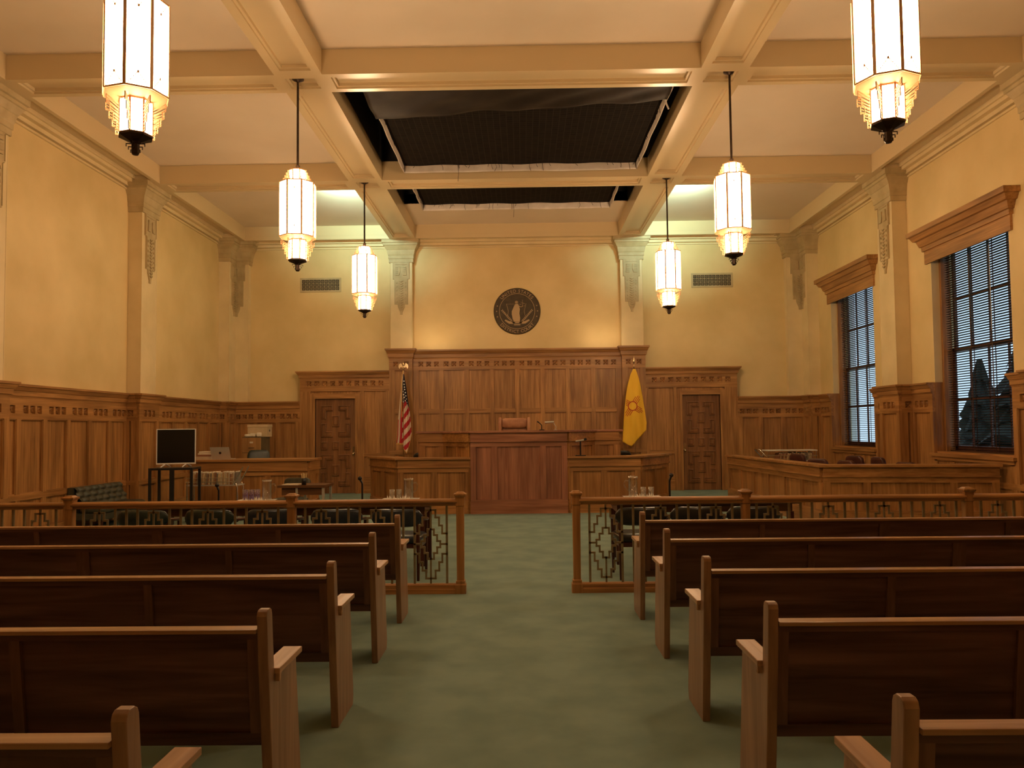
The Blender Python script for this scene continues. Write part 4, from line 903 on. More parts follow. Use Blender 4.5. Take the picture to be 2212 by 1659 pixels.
def tray(x, y, label):
    t = thing('serving_tray', label, 'tray', (x, y, 0.75), 0, 'water trays')
    mb = MB(STEEL); mb.loft([[(a*sx, b*sy, z) for sx, sy in ((-1, -1), (1, -1), (1, 1), (-1, 1))] for a, b, z in ((0.20, 0.13, 0.0), (0.20, 0.13, 0.004), (0.235, 0.16, 0.022), (0.23, 0.155, 0.024), (0.195, 0.125, 0.008))], 0, False)
    mb.build('tray_plate', t)
def glass(x, y, mt, label, grp, h=0.135, r=0.034):
    mb = MB(mt); n = 20
    mb.lathe([(0.0005, 0), (r*0.92, 0), (r, h), (r-0.0035, h), (r*0.9-0.0025, 0.016), (0.0005, 0.014)], n)
    o = mb.build('drinking_glass', loc=(x, y, 0.759)); tag(o, label, 'glass', grp)
def pitcher(x, y, s, label):
    t = thing('water_pitcher', label, 'pitcher', (x, y, 0.759)); h, r = 0.27, 0.058
    mb = MB(GLASSM); mb.lathe([(0.0005, 0), (r*0.95, 0), (r, 0.05), (r, h-0.03), (r*1.06, h), (r*1.06-0.005, h), (r-0.005, h-0.03), (r-0.006, 0.03), (0.0005, 0.02)], 26); mb.build('body', t)
    mb = MB(GLASSM); mb.tube([(s*(r-0.002), 0, h-0.06), (s*(r+0.035), 0, h-0.05), (s*(r+0.055), 0, h-0.09), (s*(r+0.04), 0, h-0.14), (s*(r-0.002), 0, h-0.18)], 0.008, 10); mb.build('handle', t)
def glint(x, y, w_, label, seed):  # white shards added to stand in for light glinting at the glass feet
    rnd = random.Random(seed); mb = MB(GLINT)
    k = int(w_/0.02)
    for i in range(k):
        px = -w_/2+w_*(i+0.5)/k; h = rnd.uniform(0.025, 0.075); a = rnd.uniform(0, 3); ww = 0.018
        py = rnd.uniform(-0.075, -0.055); 
        mb.add([(px-ww, py, 0), (px+ww, py+0.01, 0), (px+rnd.uniform(-0.01, 0.01), py+0.02, h), (px, py+0.03, 0)], [(0, 1, 2), (1, 3, 2), (3, 0, 2), (0, 3, 1)])
    tag(mb.build('glint_shards', loc=(x, y, 0.759)), label, 'glint', 'painted glints on the trays')
tray(-3.40, 9.72, 'metal tray with purple glasses, farther from the aisle on the left')
tray(-1.56, 9.72, 'metal tray with two glasses and a pitcher, left of the aisle')
tray(1.49, 9.72, 'metal tray with two glasses and a pitcher, right of the aisle')
for i, x in enumerate((-3.53, -3.455, -3.38)): glass(x, 9.74+0.01*i, PGLASS, 'purple-tinted drinking glass in the row on the far left tray', 'purple glasses on the left tray', 0.15, 0.036)
pitcher(-3.26, 9.76, 1, 'clear glass pitcher beside the purple glasses')
glass(-1.665, 9.74, GLASSM, 'clear drinking glass farther from the pitcher, left of the aisle', 'clear glasses left of the aisle'); glass(-1.575, 9.73, GLASSM, 'clear drinking glass next to the pitcher, left of the aisle', 'clear glasses left of the aisle')
pitcher(-1.455, 9.75, 1, 'clear glass pitcher at the right end of the tray left of the aisle')
pitcher(1.375, 9.75, -1, 'clear glass pitcher at the left end of the tray right of the aisle')
glass(1.50, 9.73, GLASSM, 'clear drinking glass next to the pitcher, right of the aisle', 'clear glasses right of the aisle'); glass(1.60, 9.74, GLASSM, 'clear drinking glass farther from the pitcher, right of the aisle', 'clear glasses right of the aisle')
glint(-3.40, 9.70, 0.32, 'painted white glints at the foot of the purple glasses', 1); glint(-1.57, 9.70, 0.28, 'painted white glints on the tray left of the aisle', 2); glint(1.50, 9.70, 0.24, 'painted white glints on the tray right of the aisle', 3)

def mic(x, y, z, h, lean, label, head=0.028):
    t = thing('microphone', label, 'microphone', (x, y, z), 0, 'desk microphones')
    mb = MB(BLACK); mb.lathe([(0.001, 0), (0.065, 0), (0.065, 0.012), (0.02, 0.022), (0.001, 0.022)], 18); mb.build('base', t)
    mb = MB(BLACK); mb.tube([(0, 0, 0.01), (0, 0, h*0.75), (lean*0.4, -0.01, h*0.92)], 0.012, 8); mb.build('stand', t)
    mb = MB(BLACK); mb.M = Matrix.Translation((lean*0.55, -0.012, h)); mb.lathe([(0.001, -head), (head*0.8, -head*0.6), (head, 0), (head*0.8, head*0.6), (0.001, head)], 12); mb.tube([(0.0, 0, -0.01), (-lean*0.6, 0, -0.06)], 0.014, 8); mb.build('head', t)
mic(-3.86, 9.72, 0.75, 0.22, -0.03, 'black desk microphone left of the purple glasses'); mic(-2.03, 9.68, 0.75, 0.29, -0.05, 'tall black microphone left of the tray with two glasses'); mic(1.83, 9.72, 0.75, 0.29, 0.04, 'black microphone on the right counsel table, beside the glasses')
def boom_mic(x, y, z, h, l, label, seed):
    t = thing('microphone', label, 'microphone', (x, y, z), 0, 'desk microphones')
    mb = MB(BLACK); mb.box(-0.10, 0.10, -0.04, 0.06, 0, 0.02); mb.build('base', t, bevel=0.004)
    mb = MB(BLACK); mb.tube([(0, 0, 0.01), (0, 0, h)], 0.014, 8); mb.build('stand', t)
    mb = MB(STEEL); mb.tube([(-l/2, -0.02, h-0.01), (l*0.45, -0.02, h+0.02)], 0.018, 10); mb.build('boom', t)
    mb = MB(BLACK); mb.tube([(l*0.35, -0.02, h+0.02), (l*0.62, -0.02, h+0.035)], 0.024, 10); mb.build('head', t)
boom_mic(0.90+0.22, 15.12, 1.09, 0.30, 0.19, 'black microphone with silver arm on the stand right of the judge\'s bench', 1)
t = thing('gooseneck_microphone', 'small black gooseneck microphone on the judge\'s bench beside the chair', 'microphone', (0.37, 15.25, 1.60))
mb = MB(BLACK); mb.box(-0.05, 0.05, -0.04, 0.04, 0, 0.02); mb.build('base', t)
mb = MB(BLACK); mb.tube([(0, 0, 0.01), (0.0, 0, 0.10), (-0.05, -0.01, 0.15), (-0.09, -0.02, 0.18)], 0.010, 8, rs=[0.012, 0.01, 0.01, 0.016]); mb.build('neck', t)
t = thing('desk_lamp', 'low silver reading light on the judge\'s bench', 'lamp', (0.52, 15.2, 1.60))
mb = MB(STEEL); mb.tube([(-0.09, 0, 0.155), (0.09, 0, 0.165)], 0.022, 10); mb.build('shade', t)
mb = MB(STEEL); mb.tube([(0.11, 0, 0.0), (0.13, 0, 0.06), (0.08, 0, 0.15)], 0.006, 8); mb.box(0.08, 0.15, -0.03, 0.03, 0, 0.01); mb.build('arm', t)

# ------------------------------------------------------------------ flags
def flag_pole(x, y, h, label, kind):
    t = thing('flag', label, 'flag', (x, y, 0))
    mb = MB(GOLD); mb.tube([(0, 0, 0.03), (0, 0, h)], 0.014, 10); mb.build('pole', t)
    mb = MB(GOLD); mb.lathe([(0.001, 0), (0.16, 0), (0.155, 0.03), (0.06, 0.06), (0.025, 0.1), (0.001, 0.1)], 24); mb.build('base', t)
    mb = MB(GOLD)
    if kind == 'eagle':
        mb.lathe([(0.001, h-0.02), (0.022, h), (0.012, h+0.03), (0.03, h+0.06), (0.03, h+0.075), (0.012, h+0.09), (0.018, h+0.13), (0.026, h+0.17), (0.016, h+0.21), (0.001, h+0.25)], 12)
        for s in (-1, 1): mb.prism([(s*0.01, h+0.11), (s*0.06, h+0.20), (s*0.11, h+0.17), (s*0.125, h+0.10), (s*0.10, h+0.05), (s*0.07, h+0.10), (s*0.02, h+0.08)], 'y', -0.012, 0.012)
    else:
        mb.lathe([(0.001, h-0.02), (0.014, h), (0.010, h+0.06), (0.022, h+0.07), (0.010, h+0.085), (0.008, h+0.12), (0.032, h+0.17), (0.026, h+0.22), (0.010, h+0.29), (0.001, h+0.33)], 12)
    mb.build('finial', t)
    return t
def interp(tab, z):
    """piecewise linear x(z) from table of (z, x), z descending"""
    if z >= tab[0][0]: return tab[0][1]
    for (za, xa), (zb_, xb) in zip(tab, tab[1:]):
        if z >= zb_: return xa+(xb-xa)*(za-z)/(za-zb_)
    return tab[-1][1]
# stars and stripes, hanging in folds
fl = flag_pole(-3.0, 19.3, 3.12, 'American flag on a brass pole topped by an eagle, left of the judge\'s bench', 'eagle')
Zt = 3.04
Lt = [(3.04, -0.01), (2.80, -0.05), (2.3, -0.09), (1.9, -0.13), (1.5, -0.15), (1.24, -0.185), (1.22, -0.185)]
Rt = [(3.04, 0.02), (2.80, 0.06), (2.45, 0.11), (2.25, 0.14), (1.9, 0.18), (1.6, 0.20), (1.5, 0.215), (0.9, 0.215)]
def xz(u, z): a, b = interp(Lt, z), interp(Rt, z); return a+(b-a)*u
def fold(u, z): k = min(1, (3.04-z)/0.8); return -0.02-0.045*k*math.sin(u*PI*4.2+0.6)-0.02*k*math.sin(u*PI*9)
UF, NC = 0.36, 24
def zbot(u):
    if u < 0.40: return 1.27-0.02*u
    if u < 0.66: return 1.20-(u-0.40)*0.62 if u > 0.41 else 1.27
    return 1.06+(u-0.66)*1.35
mb = MB([WHITEF, RED, NAVY, FRINGE, STARM])
def zdiag(u, c):
    """lower edge of stripe number c at column u"""
    if u < UF: return 2.30-c*0.30+(u-UF)*1.6
    return 2.30-c*0.165+(u-UF)*0.62
NZ = 130
def colour(u, z):
    if z < zbot(u)+0.035: return 3
    if u < 0.16: return 0 if (u > 0.07 or z > 1.9) else 1
    if u < 0.30 and z < 2.35: return 1 if z < 2.35 else 2
    if z > 2.36-abs(u-0.62)*0.45: return 2 if u > 0.24 else (0 if u > 0.15 else 1)
    q = (2.36-z+(u-0.3)*0.42)/0.135
    return 1 if int(math.floor(q)) % 2 else 0
cols = 44
b0 = len(mb.v)
for j in range(NZ+1):
    for i in range(cols+1):
        u = i/cols; zb_ = zbot(u); z = Zt-(Zt-zb_)*j/NZ; mb.v.append((xz(u, z), fold(u, z), z))
for j in range(NZ):
    for i in range(cols):
        u = (i+0.5)/cols; z = Zt-(Zt-zbot(u))*(j+0.5)/NZ
        mb.f.append([b0+j*(cols+1)+i, b0+j*(cols+1)+i+1, b0+(j+1)*(cols+1)+i+1, b0+(j+1)*(cols+1)+i]); mb.mi.append(colour(u, z)); mb.sm.append(True)
for k, (u, z) in enumerate([(0.62, 2.86), (0.60, 2.78), (0.63, 2.71), (0.66, 2.65), (0.44, 2.60), (0.72, 2.57), (0.48, 2.52), (0.74, 2.49), (0.55, 2.45), (0.40, 2.42), (0.76, 2.41), (0.62, 2.37), (0.46, 2.34), (0.78, 2.33)]):
    cx, cy = xz(u, z), fold(u, z)-0.012; pts = []
    for i in range(10): r = 0.024 if i % 2 == 0 else 0.011; a = PI/2+i*PI/5+0.2; pts.append((cx+r*math.cos(a), cy, z+r*math.sin(a)))
    mb.add([(cx, cy-0.001, z)]+pts, [(0, 1+i, 1+(i+1) % 10) for i in range(10)], 4)
mb.build('cloth', fl, solid=0.004, keepn=True)
mb = MB(FRINGE); mb.tube([(0, -0.02, 3.14), (-0.035, -0.03, 3.02), (-0.045, -0.09, 2.7), (-0.035, -0.08, 2.2), (-0.03, -0.08, 1.95)], 0.010, 6); mb.build('cord', fl)

fl = flag_pole(2.80, 19.3, 3.10, 'yellow flag with a red sun symbol on a brass pole, right of the judge\'s bench', 'spear')
S = 0.01168; cx0 = 2.80
def fz(py): return 1.65-(py-0)*0  # unused
Lt2 = [(3.10, -0.03), (2.95, -0.10), (2.65, -0.18), (2.20, -0.245), (1.85, -0.28), (1.28, -0.315)]
Rt2 = [(3.10, 0.03), (3.0, 0.07), (2.75, 0.135), (2.40, 0.20), (2.05, 0.255), (1.75, 0.29), (1.55, 0.275), (1.05, 0.275)]
def xz2(u, z): a, b = interp(Lt2, z), interp(Rt2, z); return a+(b-a)*u
def zb2(u): return 1.28-(u/0.50)*0.17 if u < 0.28 else (1.185-(u-0.28)*0.25 if u < 0.36 else 1.165+((u-0.36)/0.64)*0.40)
def fold2(x, z): k = min(1, (3.10-z)/0.7); return -0.03-0.028*k*math.sin(x*13+0.5+(3-z)*0.9)-0.012*k*math.sin(x*31+z*2)
mb = MB([YEL, ZIA])
mb.grid(lambda u, v: (lambda z: (xz2(u, z), fold2(xz2(u, z), z), z))(3.10-(3.10-zb2(u))*v), 30, 60)
zc, xc = 2.17, -0.055
def zia(x, z): return (x, fold2(x, z)-0.006, z)
def strip(p, q, w_, n=10):
    p, q = Vector(p), Vector(q); d = (q-p).normalized(); nn = Vector((-d.y, d.x))*w_/2
    for i in range(n):
        a = p+(q-p)*i/n; b = p+(q-p)*(i+1)/n
        if interp(Lt2, a.y)+0.012 > min(a.x, b.x)-w_*0.3: continue
        mb.add([zia(*(a+nn)), zia(*(b+nn)), zia(*(b-nn)), zia(*(a-nn))], [(0, 1, 2, 3)], 1)
R0 = 0.105
for i in range(28):
    a, b = 2*PI*i/28, 2*PI*(i+1)/28
    mb.add([zia(xc+(R0+k)*math.cos(t_), zc+(R0+k)*1.05*math.sin(t_)) for k, t_ in ((0.010, a), (0.010, b), (-0.010, b), (-0.010, a))], [(0, 1, 2, 3)], 1)
for ang in (58, -32, 148, 238):
    d = Vector((math.cos(math.radians(ang)), math.sin(math.radians(ang)))); nn = Vector((-d.y, d.x))
    for k, l in ((-0.057, 0.135), (-0.019, 0.185), (0.019, 0.185), (0.057, 0.135)):
        o_ = Vector((xc, zc))+nn*k; strip(o_+d*R0*0.97, o_+d*(R0+l), 0.014)
mb.build('cloth', fl, solid=0.003, keepn=True)

# ------------------------------------------------------------------ court seal
t = thing('court_seal', 'round dark bronze seal reading UNITED STATES DISTRICT COURT on the back wall', 'seal', (-0.125, YB-0.003, 4.74))
Mx = Matrix.Rotation(PI/2, 4, 'X')
mb = MB(SEALD); mb.M = Mx; mb.lathe([(0.001, 0.0), (0.615, 0.0), (0.62, 0.02), (0.605, 0.035), (0.59, 0.028), (0.3, 0.028), (0.001, 0.028)], 72, smooth=False); mb.build('disc', t)
mb = MB(SEALG); mb.M = Mx; mb.lathe([(0.462, 0.024), (0.462, 0.036), (0.474, 0.036), (0.474, 0.024)], 72, caps=False); mb.build('ring', t)
def text_mesh(ch, size):
    cu = bpy.data.curves.new('glyph', 'FONT'); cu.body = ch; cu.size = size; cu.extrude = 0.005; cu.align_x = 'CENTER'
    o = bpy.data.objects.new('glyph', cu); C.objects.link(o); bpy.context.view_layer.update()
    dg = bpy.context.evaluated_depsgraph_get(); me = bpy.data.meshes.new_from_object(o.evaluated_get(dg))
    vs_ = [v.co.copy() for v in me.vertices]; fs = [list(p.vertices) for p in me.polygons]; bpy.data.objects.remove(o); return vs_, fs
mb = MB(SEALG)
wd = {'I': 0.55, ' ': 0.55, 'T': 0.9, 'S': 0.9, 'E': 0.92, 'C': 1.08, 'O': 1.15, 'R': 1.0, 'N': 1.1, 'U': 1.05, 'D': 1.1, 'A': 1.0}
for txt, top in (('UNITED STATES', True), ('DISTRICT COURT', False)):
    tot = sum(wd[c] for c in txt); span = math.radians(104 if top else 104); pos = 0
    for c in txt:
        f = (pos+wd[c]/2)/tot-0.5; pos += wd[c]
        if c == ' ': continue
        vs_, fs = text_mesh(c, 0.118); a = -f*span if top else f*span
        r = 0.497
        if top: Mt = Matrix.Rotation(a, 4, 'Z') @ Matrix.Translation((0, r, 0.034))
        else: Mt = Matrix.Rotation(a, 4, 'Z') @ Matrix.Translation((0, -r-0.083, 0.034))
        mb.M = Mx @ Mt; mb.add(vs_, fs)
mb.build('lettering', t)
mb = MB(SEALG); mb.M = Mx
def rel(pts, z0=0.026, z1=0.042): mb.prism(pts, 'z', z0, z1)
# robed figure with scales, shield outline, laurel and ribbon
rel([(-0.06, 0.17), (-0.10, 0.09), (-0.13, 0.02), (-0.14, -0.08), (-0.12, -0.20), (-0.08, -0.28), (0.07, -0.28), (0.08, -0.18), (0.06, -0.06), (0.075, 0.05), (0.05, 0.15), (0.02, 0.19), (-0.03, 0.19)])
mb.M = Mx @ Matrix.Translation((-0.012, 0.235, 0.03)); mb.lathe([(0.045, 0), (0.040, 0.014), (0.001, 0.02)], 16); mb.M = Mx
def ln(pts, r=0.006):
    mb.tube([(a, b, 0.034) for a, b in pts], r, 6)
ln([(0.04, 0.14), (0.10, 0.11), (0.16, 0.14)], 0.014); ln([(-0.09, 0.08), (-0.13, 0.0), (-0.13, -0.10)], 0.012)
ln([(0.09, 0.24), (0.20, 0.20)], 0.004); ln([(0.145, 0.30), (0.145, 0.14)], 0.004)
for sx, sy in ((0.09, 0.22), (0.20, 0.18)): ln([(sx-0.025, sy-0.03), (sx, sy-0.045), (sx+0.025, sy-0.03)], 0.005)
for s in (-1, 1):
    ln([(-0.02+s*0.26, 0.20), (-0.02+s*0.24, 0.12), (-0.02+s*0.21, 0.0), (-0.02+s*0.23, -0.12)], 0.005)
    ln([(s*0.10, -0.27), (s*0.22, -0.20), (s*0.30, -0.10), (s*0.36, 0.0)], 0.005)
    for k in range(9):
        f = k/8; px = s*(0.14+0.24*f); py = -0.26+0.27*f
        for q in (-1, 1):
            a = math.atan2(1, s)+q*0.6; dx_, dy_ = 0.05*math.cos(a), 0.05*math.sin(a)
            rel([(px, py), (px+dx_*0.5-dy_*0.22, py+dy_*0.5+dx_*0.22), (px+dx_, py+dy_), (px+dx_*0.5+dy_*0.22, py+dy_*0.5-dx_*0.22)])
    rel([(s*0.03, -0.30), (s*0.20, -0.27), (s*0.31, -0.22), (s*0.33, -0.25), (s*0.22, -0.33), (s*0.12, -0.34)])
rel([(-0.13, -0.29), (0.13, -0.29), (0.12, -0.325), (-0.12, -0.325)]); rel([(-0.09, -0.35), (0.09, -0.35), (0.08, -0.375), (-0.08, -0.375)])
ln([(-0.27, 0.19), (0.23, 0.19)], 0.003)
mb.build('relief_figure', t)
mb = MB(SEALG); mb.M = Mx
for s in (-1, 1):
    for k in (-1, 0, 1):
        a = k*0.27; px, py = s*0.54*math.cos(a), 0.54*math.sin(a)
        mb.prism([(px+(0.022 if i % 2 == 0 else 0.010)*math.cos(PI/2+i*PI/5), py+(0.022 if i % 2 == 0 else 0.010)*math.sin(PI/2+i*PI/5)) for i in range(10)], 'z', 0.026, 0.032)
mb.build('stars', t)

# ------------------------------------------------------------------ wall vents
def vent(x0, x1, z0, z1, label):
    t = thing('wall_vent', label, 'vent', ((x0+x1)/2, YB, (z0+z1)/2), 0, 'wall vents'); a, b = (x1-x0)/2, (z1-z0)/2
    mb = MB(mat('vent_dark', (0.02, 0.013, 0.008), 0.8)); mb.box(-a+0.03, a-0.03, -0.006, 0, -b+0.03, b-0.03); mb.build('backing', t)
    mb = MB(CAPM); e = 0.045
    for q in ((-a, a, -b, -b+e), (-a, a, b-e, b), (-a, -a+e, -b+e, b-e), (a-e, a, -b+e, b-e)): mb.box(q[0], q[1], -0.022, 0, q[2], q[3])
    mb.build('frame', t)
    mb = MB(CAPM); n = 10; w_ = (2*a-2*e)/n; r_ = 0.0055
    for i in range(n+1): x = -a+e+i*w_; mb.box(x-r_, x+r_, -0.016, -0.004, -b+e, b-e)
    for i in range(4): z = -b+e+(2*b-2*e)*i/3; mb.box(-a+e, a-e, -0.016, -0.004, z-r_, z+r_)
    for i in range(n):
        for j in range(3):
            cx, cz = -a+e+(i+0.5)*w_, -b+e+(2*b-2*e)*(j+0.5)/3; h = 0.022
            for q in ((cx-h, cx+h, cz-h, cz-h+0.008), (cx-h, cx+h, cz+h-0.008, cz+h), (cx-h, cx-h+0.008, cz-h, cz+h), (cx+h-0.008, cx+h, cz-h, cz+h)): mb.box(q[0], q[1], -0.014, -0.005, q[2], q[3])
    mb.build('grille', t)
vent(-5.89, -4.80, 5.32, 5.70, 'rectangular pierced metal vent high on the back wall, left side'); vent(4.49, 5.58, 5.31, 5.69, 'rectangular pierced metal vent high on the back wall, right side')

# ------------------------------------------------------------------ left corner: sofa, screen, carts, desk, cabinet
t = thing('tufted_sofa', 'armless grey-green tufted leather sofa against the left wall', 'sofa', (-7.36, 13.75, 0))
mb = MB(SOFAL)
def back(u, v):
    y = -0.75+1.5*u; z = 0.36+0.36*v; q = abs(math.sin(u*PI*7+ (PI/2 if int(v*4) % 2 else 0)))*abs(math.sin(v*PI*4))
    return (-0.12-0.16*v+0.035*q, y, z)
mb.grid(back, 72, 24); mb.box(-0.38, -0.28, -0.75, 0.75, 0.2, 0.715); mb.build('backrest', t)
mb = MB(SOFAL); mb.box(-0.375, 0.22, -0.745, 0.745, 0.16, 0.28); mb.build('base', t, bevel=0.02)
for k in range(3): mb = MB(SOFAL); cushion(mb, 0.46, 0.49, 0.13, (0.02, -0.5+0.5*k, 0.335)); mb.build('seat_cushion', t)
for sx in (-0.32, 0.17):
    for sy in (-0.68, 0.68): mb = MB(MAHOG); mb.tube([(sx, sy, 0), (sx, sy, 0.2)], 0.025, 8); mb.build('leg', t)

t = thing('av_cart', 'black metal cart with open shelves under the flat screen', 'cart', (-6.02, 13.25, 0), 0.12)
W_, D_ = 0.36, 0.25
mb = MB(BLACK); mb.box(-W_, W_, -D_, D_, 1.00, 1.035); mb.build('top_shelf', t)
mb = MB(BLACK); mb.box(-W_, W_, -D_, D_, 0.40, 0.44); mb.build('lower_shelf', t)
for x in (-W_+0.02, 0.02, W_-0.02):
    for y in ((-D_+0.02, D_-0.02) if x != 0.02 else (-D_+0.02,)): mb = MB(BLACK); q = 0.035 if x == 0.02 else 0.02; mb.box(x-q, x+q, y-0.02, y+0.02, 0.08, 1.0); mb.build('upright', t)
for x in (-W_+0.03, W_-0.03):
    for y in (-D_+0.03, D_-0.03): mb = MB(BLACK); mb.M = Matrix.Translation((x, y, 0.045)) @ Matrix.Rotation(PI/2, 4, 'Y'); mb.lathe([(0.001, -0.015), (0.045, -0.015), (0.045, 0.015), (0.001, 0.015)], 14); mb.M = Matrix.Identity(4); mb.box(x-0.012, x+0.012, y-0.012, y+0.012, 0.045, 0.09); mb.build('caster', t)
t = thing('flat_screen', 'black flat screen in a thin white frame on the black cart', 'screen', (-6.02, 13.28, 1.035), math.radians(18))
mb = MB(SCREEN); mb.box(-0.30, 0.30, -0.006, 0.02, 0.075, 0.655); mb.build('display', t)
mb = MB(WHITEP)
for q in ((-0.315, 0.315, 0.055, 0.078), (-0.315, 0.315, 0.652, 0.665), (-0.315, -0.30, 0.078, 0.652), (0.30, 0.315, 0.078, 0.652)): mb.box(q[0], q[1], -0.012, 0.035, q[2], q[3])
mb.build('bezel', t)
for s in (-1, 1):
    mb = MB(WHITEP); mb.tube([(s*0.17, 0.01, 0.06), (s*0.17-0.06, -0.13, 0.010)], 0.011, 8); mb.tube([(s*0.17, 0.01, 0.06), (s*0.17+0.06, 0.14, 0.010)], 0.011, 8); mb.build('foot', t)

t = thing('file_cart', 'chrome wheeled cart holding a row of files, in front of the clerk\'s desk', 'cart', (-5.66, 14.15, 0))
mb = MB(STEEL); mb.box(-0.50, 0.46, -0.16, 0.16, 0.655, 0.675); mb.build('tray', t)
mb = MB(CHROME)
for y in (-0.17, 0.17): mb.tube([(-0.50, y, 0.73), (0.38, y, 0.73)], 0.007, 6); mb.tube([(-0.50, y, 0.80), (0.38, y, 0.80)], 0.005, 6)
mb.build('side_wires', t)
for x in (-0.48, 0.44):
    for y in (-0.15, 0.15): mb = MB(CHROME); mb.tube([(x, y, 0.03), (x, y, 0.62), (x-0.03, y, 0.70)] if x > 0 else [(x, y, 0.03), (x, y, 0.72)], 0.014, 8); mb.build('leg', t)
for y in (-0.15, 0.15): mb = MB(CHROME); mb.tube([(0.36, y, 0.68), (0.46, y, 0.84), (0.54, y, 1.0)], 0.011, 8); mb.build('handle', t)
for x in (-0.48, 0.44):
    for y in (-0.15, 0.15): mb = MB(BLACK); mb.M = Matrix.Translation((x, y, 0.03)) @ Matrix.Rotation(PI/2, 4, 'X'); mb.lathe([(0.001, -0.012), (0.03, -0.012), (0.03, 0.012), (0.001, 0.012)], 12); mb.build('wheel', t)
mb = MB(CARD); mb.box(-0.42, 0.40, -0.14, 0.14, 0.10, 0.26); mb.M = Matrix.Identity(4)
tag(mb.build('storage_box', loc=(-5.66, 14.15, 0.0)), 'long cardboard box on the bottom shelf of the file cart', 'box')
mb = MB(STEEL); mb.box(-0.49, 0.45, -0.15, 0.15, 0.085, 0.10); mb.build('bottom_shelf', t)
rnd = random.Random(11)
def files(x, x_end, y, z, n, grp, lab, hmin, hmax, depth, lean=0.12):
    first = {}
    for i in range(n):
        k = rnd.randrange(5); h = rnd.uniform(hmin, hmax); th = (x_end-x)/n
        mb = MB([MANILA[k], PAPER]); mb.box(-th*0.42, th*0.42, -depth/2, depth/2, 0, h*0.93, 0); mb.box(-th*0.25, th*0.25, -depth/2+0.005, depth/2-0.005, h*0.93, h, 1)
        o = mb.build('file_folder', loc=(x+th*(i+0.5), y, z)); o.rotation_euler = (0, (lean if i < n*0.4 else 0.03)+rnd.uniform(-0.02, 0.02), 0)
        tag(o, lab, 'file', grp)
files(-6.10, -5.26, 14.15, 0.676, 30, 'files on the chrome cart', 'paper file standing in the row on the chrome cart', 0.20, 0.25, 0.24)

t = thing('small_desk', 'small desk on metal legs with papers and a pencil cup, left of the left door', 'desk', (-3.64, 12.75, 0))
mb = MB(TABLEW); mb.box(-0.36, 0.42, -0.28, 0.28, 0.72, 0.76); mb.build('desktop', t)
mb = MB(TABLEW); mb.box(-0.30, 0.36, -0.24, -0.21, 0.60, 0.72); mb.build('apron', t)
for sx in (-0.05, 0.38):
    for sy in (-0.24, 0.24): mb = MB(STEEL); mb.box(sx-0.018, sx+0.018, sy-0.018, sy+0.018, 0, 0.72); mb.build('leg', t)
t = thing('pencil_cup', 'dark cup of pale pencils on the small desk', 'cup', (-3.60, 12.60, 0.76))
mb = MB(BLACK); mb.lathe([(0.001, 0), (0.038, 0), (0.040, 0.11), (0.034, 0.11), (0.033, 0.01), (0.001, 0.01)], 16); mb.build('cup', t)
for i, (a, b) in enumerate(((-0.03, 0.0), (-0.012, 0.01), (0.012, -0.01), (0.03, 0.01), (0.0, 0.02))):
    mb = MB(mat('pencil_%d' % i, (0.70, 0.55, 0.28), 0.6)); mb.tube([(a*0.4, b*0.4, 0.011), (a*1.5, b, 0.185+0.008*(i % 2))], 0.0065, 6)
    tag(mb.build('pencil', loc=(-3.60, 12.60, 0.76)), 'pale pencil standing in the dark cup', 'pencil', 'pencils in the cup')
mb = MB(PAPER); mb.box(-0.13, 0.13, -0.10, 0.10, 0, 0.012); o = mb.build('paper_stack', loc=(-3.82, 12.66, 0.76)); tag(o, 'thin stack of white paper on the small desk', 'paper')

# on the clerk's desk
t = thing('laptop', 'open silver laptop on the clerk\'s desk, its lid to the room', 'laptop', (-5.99, 15.18, 1.092), 0)
mb = MB(STEEL); mb.box(-0.19, 0.19, 0.03, 0.29, 0, 0.014); mb.build('base', t)
mb = MB(STEEL); mb.add([(-0.19, 0.03, 0.01), (0.19, 0.03, 0.01), (0.165, -0.02, 0.245), (-0.215, -0.02, 0.245), (-0.19, 0.038, 0.01), (0.19, 0.038, 0.01), (0.165, -0.012, 0.245), (-0.215, -0.012, 0.245)],
      [(3, 2, 1, 0), (4, 5, 6, 7), (0, 1, 5, 4), (1, 2, 6, 5), (2, 3, 7, 6), (3, 0, 4, 7)]); s = mb.build('lid', t)
mb = MB(BRONZE); mb.M = Matrix.Translation((-0.015, 0.001, 0.13)) @ Matrix.Rotation(PI/2+0.2, 4, 'X'); mb.lathe([(0.024, 0), (0.024, 0.004), (0.001, 0.004)], 16); mb.build('emblem', s)
for i, (w_, h, z, mt) in enumerate(((0.15, 0.06, 0.0, MANILA[3]), (0.14, 0.035, 0.062, MANILA[4]), (0.13, 0.03, 0.099, PAPER), (0.12, 0.03, 0.131, PAPER))):
    mb = MB(mt); mb.box(-w_, w_, -0.12, 0.12, 0, h); o = mb.build('document_tray' if i < 2 else 'paper_stack', loc=(-6.36+0.01*i, 15.35, 1.092+z), bevel=0.003)
    tag(o, ['lowest brown document tray under the papers beside the laptop', 'dark document tray on top of another beside the laptop', 'stack of paper in the middle of the pile beside the laptop', 'topmost pale papers of the pile beside the laptop'][i], 'tray' if i < 2 else 'paper')

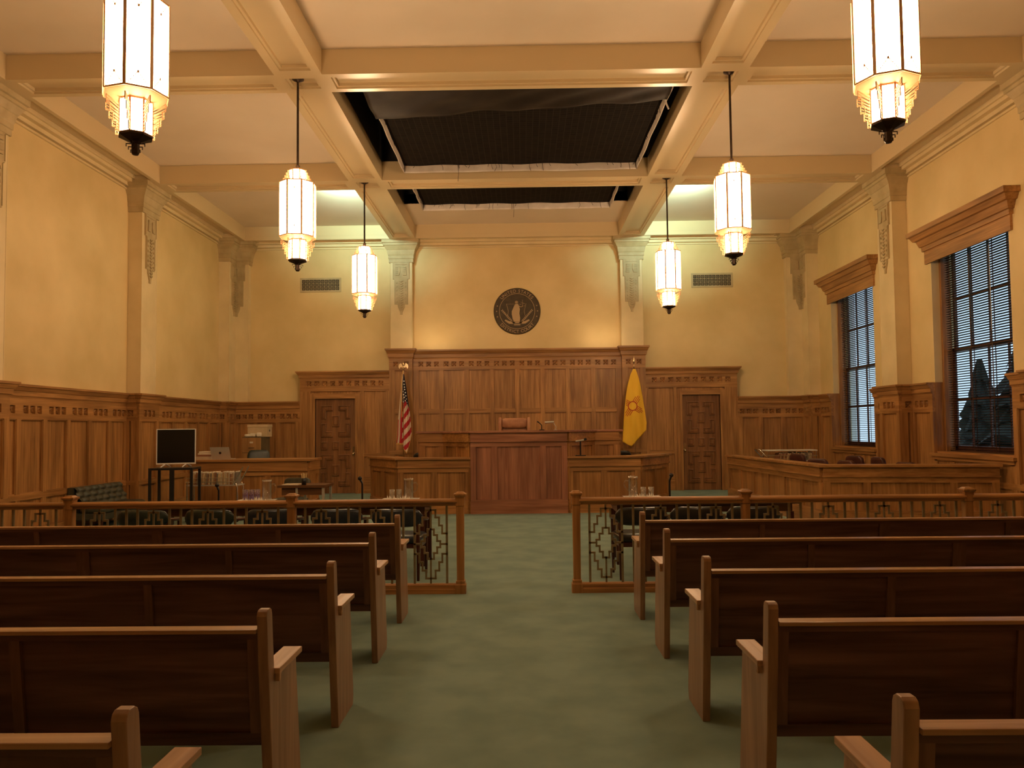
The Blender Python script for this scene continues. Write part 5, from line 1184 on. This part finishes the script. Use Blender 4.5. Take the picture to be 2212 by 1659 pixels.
t = thing('filing_cabinet', 'wood-fronted filing cabinet in the corner behind the clerk\'s desk', 'cabinet', (-6.50, 18.35, 0), 0)
mb = MB([CABS]); mb.box(-0.23, 0.23, 0, 0.62, 0, 1.505); mb.build('body', t, bevel=0.003)
for k in range(4):
    z0 = 0.05+0.362*k; mb = MB(CABW); mb.box(-0.225, 0.225, -0.02, 0.0, z0, z0+0.35); d = mb.build('drawer', t, bevel=0.003)
    mb = MB(BRONZE); mb.tube([(-0.06, -0.022, z0+0.11), (-0.055, -0.05, z0+0.11), (0.055, -0.05, z0+0.11), (0.06, -0.022, z0+0.11)], 0.008, 8); mb.build('handle', d)
    mb = MB(PAPER); mb.box(-0.04, 0.04, -0.026, -0.02, z0+0.22, z0+0.26); mb.build('label_card', d)
t = thing('archive_box', 'cream cardboard archive box with a hand hole on top of the filing cabinet', 'box', (-6.46, 18.80, 1.506), 0.0)
mb = MB(CARD); mb.box(-0.24, 0.24, -0.17, 0.17, 0, 0.24); mb.build('body', t)
mb = MB(CARD); mb.box(-0.25, 0.25, -0.18, 0.18, 0.235, 0.30); mb.build('lid', t, bevel=0.003)
mb = MB(BLACK); mb.M = Matrix.Translation((0.24, 0, 0.15)) @ Matrix.Rotation(PI/2, 4, 'Y'); mb.lathe([(0.001, 0), (0.03, 0), (0.03, 0.003), (0.001, 0.003)], 14); mb.build('hand_hole', t)
for i, (x, y, a, ww, h, lab) in enumerate(((-6.62, 18.48, 0.2, 0.09, 0.07, 'rolled pale papers at the left edge of the filing cabinet'), (-6.49, 18.49, -0.2, 0.07, 0.09, 'middle heap of pale papers on the filing cabinet'), (-6.37, 18.48, 0.3, 0.06, 0.11, 'folded white papers at the right edge of the filing cabinet'))):
    mb = MB(PAPER); cushion(mb, ww*2, 0.22, h, (0, 0, h/2)); o = mb.build('paper_bundle', loc=(x, y, 1.506)); o.rotation_euler = (0, 0, a); tag(o, lab, 'papers')

# cart in the jury box
t = thing('file_cart', 'white-topped wire cart holding files inside the jury box', 'cart', (5.72, 16.75, 0))
mb = MB(WHITEP); mb.box(-0.50, 0.56, -0.2, 0.2, 1.10, 1.12); mb.build('top_shelf', t)
mb = MB(CHROME)
for z in (0.93, 1.0):
    for y in (-0.2, 0.2): mb.tube([(-0.5, y, z), (0.56, y, z)], 0.007, 6)
mb.build('side_wires', t)
mb = MB(STEEL); mb.box(-0.50, 0.56, -0.2, 0.2, 0.885, 0.90); mb.build('tray', t)
for x in (-0.48, 0.54):
    for y in (-0.19, 0.19): mb = MB(CHROME); mb.tube([(x, y, 0), (x, y, 1.10)], 0.012, 8); mb.build('leg', t)
mb = MB(CHROME); mb.tube([(-0.5, -0.19, 0.95), (-0.66, -0.19, 1.13), (-0.66, 0.19, 1.13), (-0.5, 0.19, 0.95)], 0.011, 8); mb.build('handle', t)
files(5.45, 6.22, 16.75, 0.901, 20, 'files on the white-topped cart', 'file standing in the row on the white-topped cart', 0.15, 0.185, 0.26, 0.2)
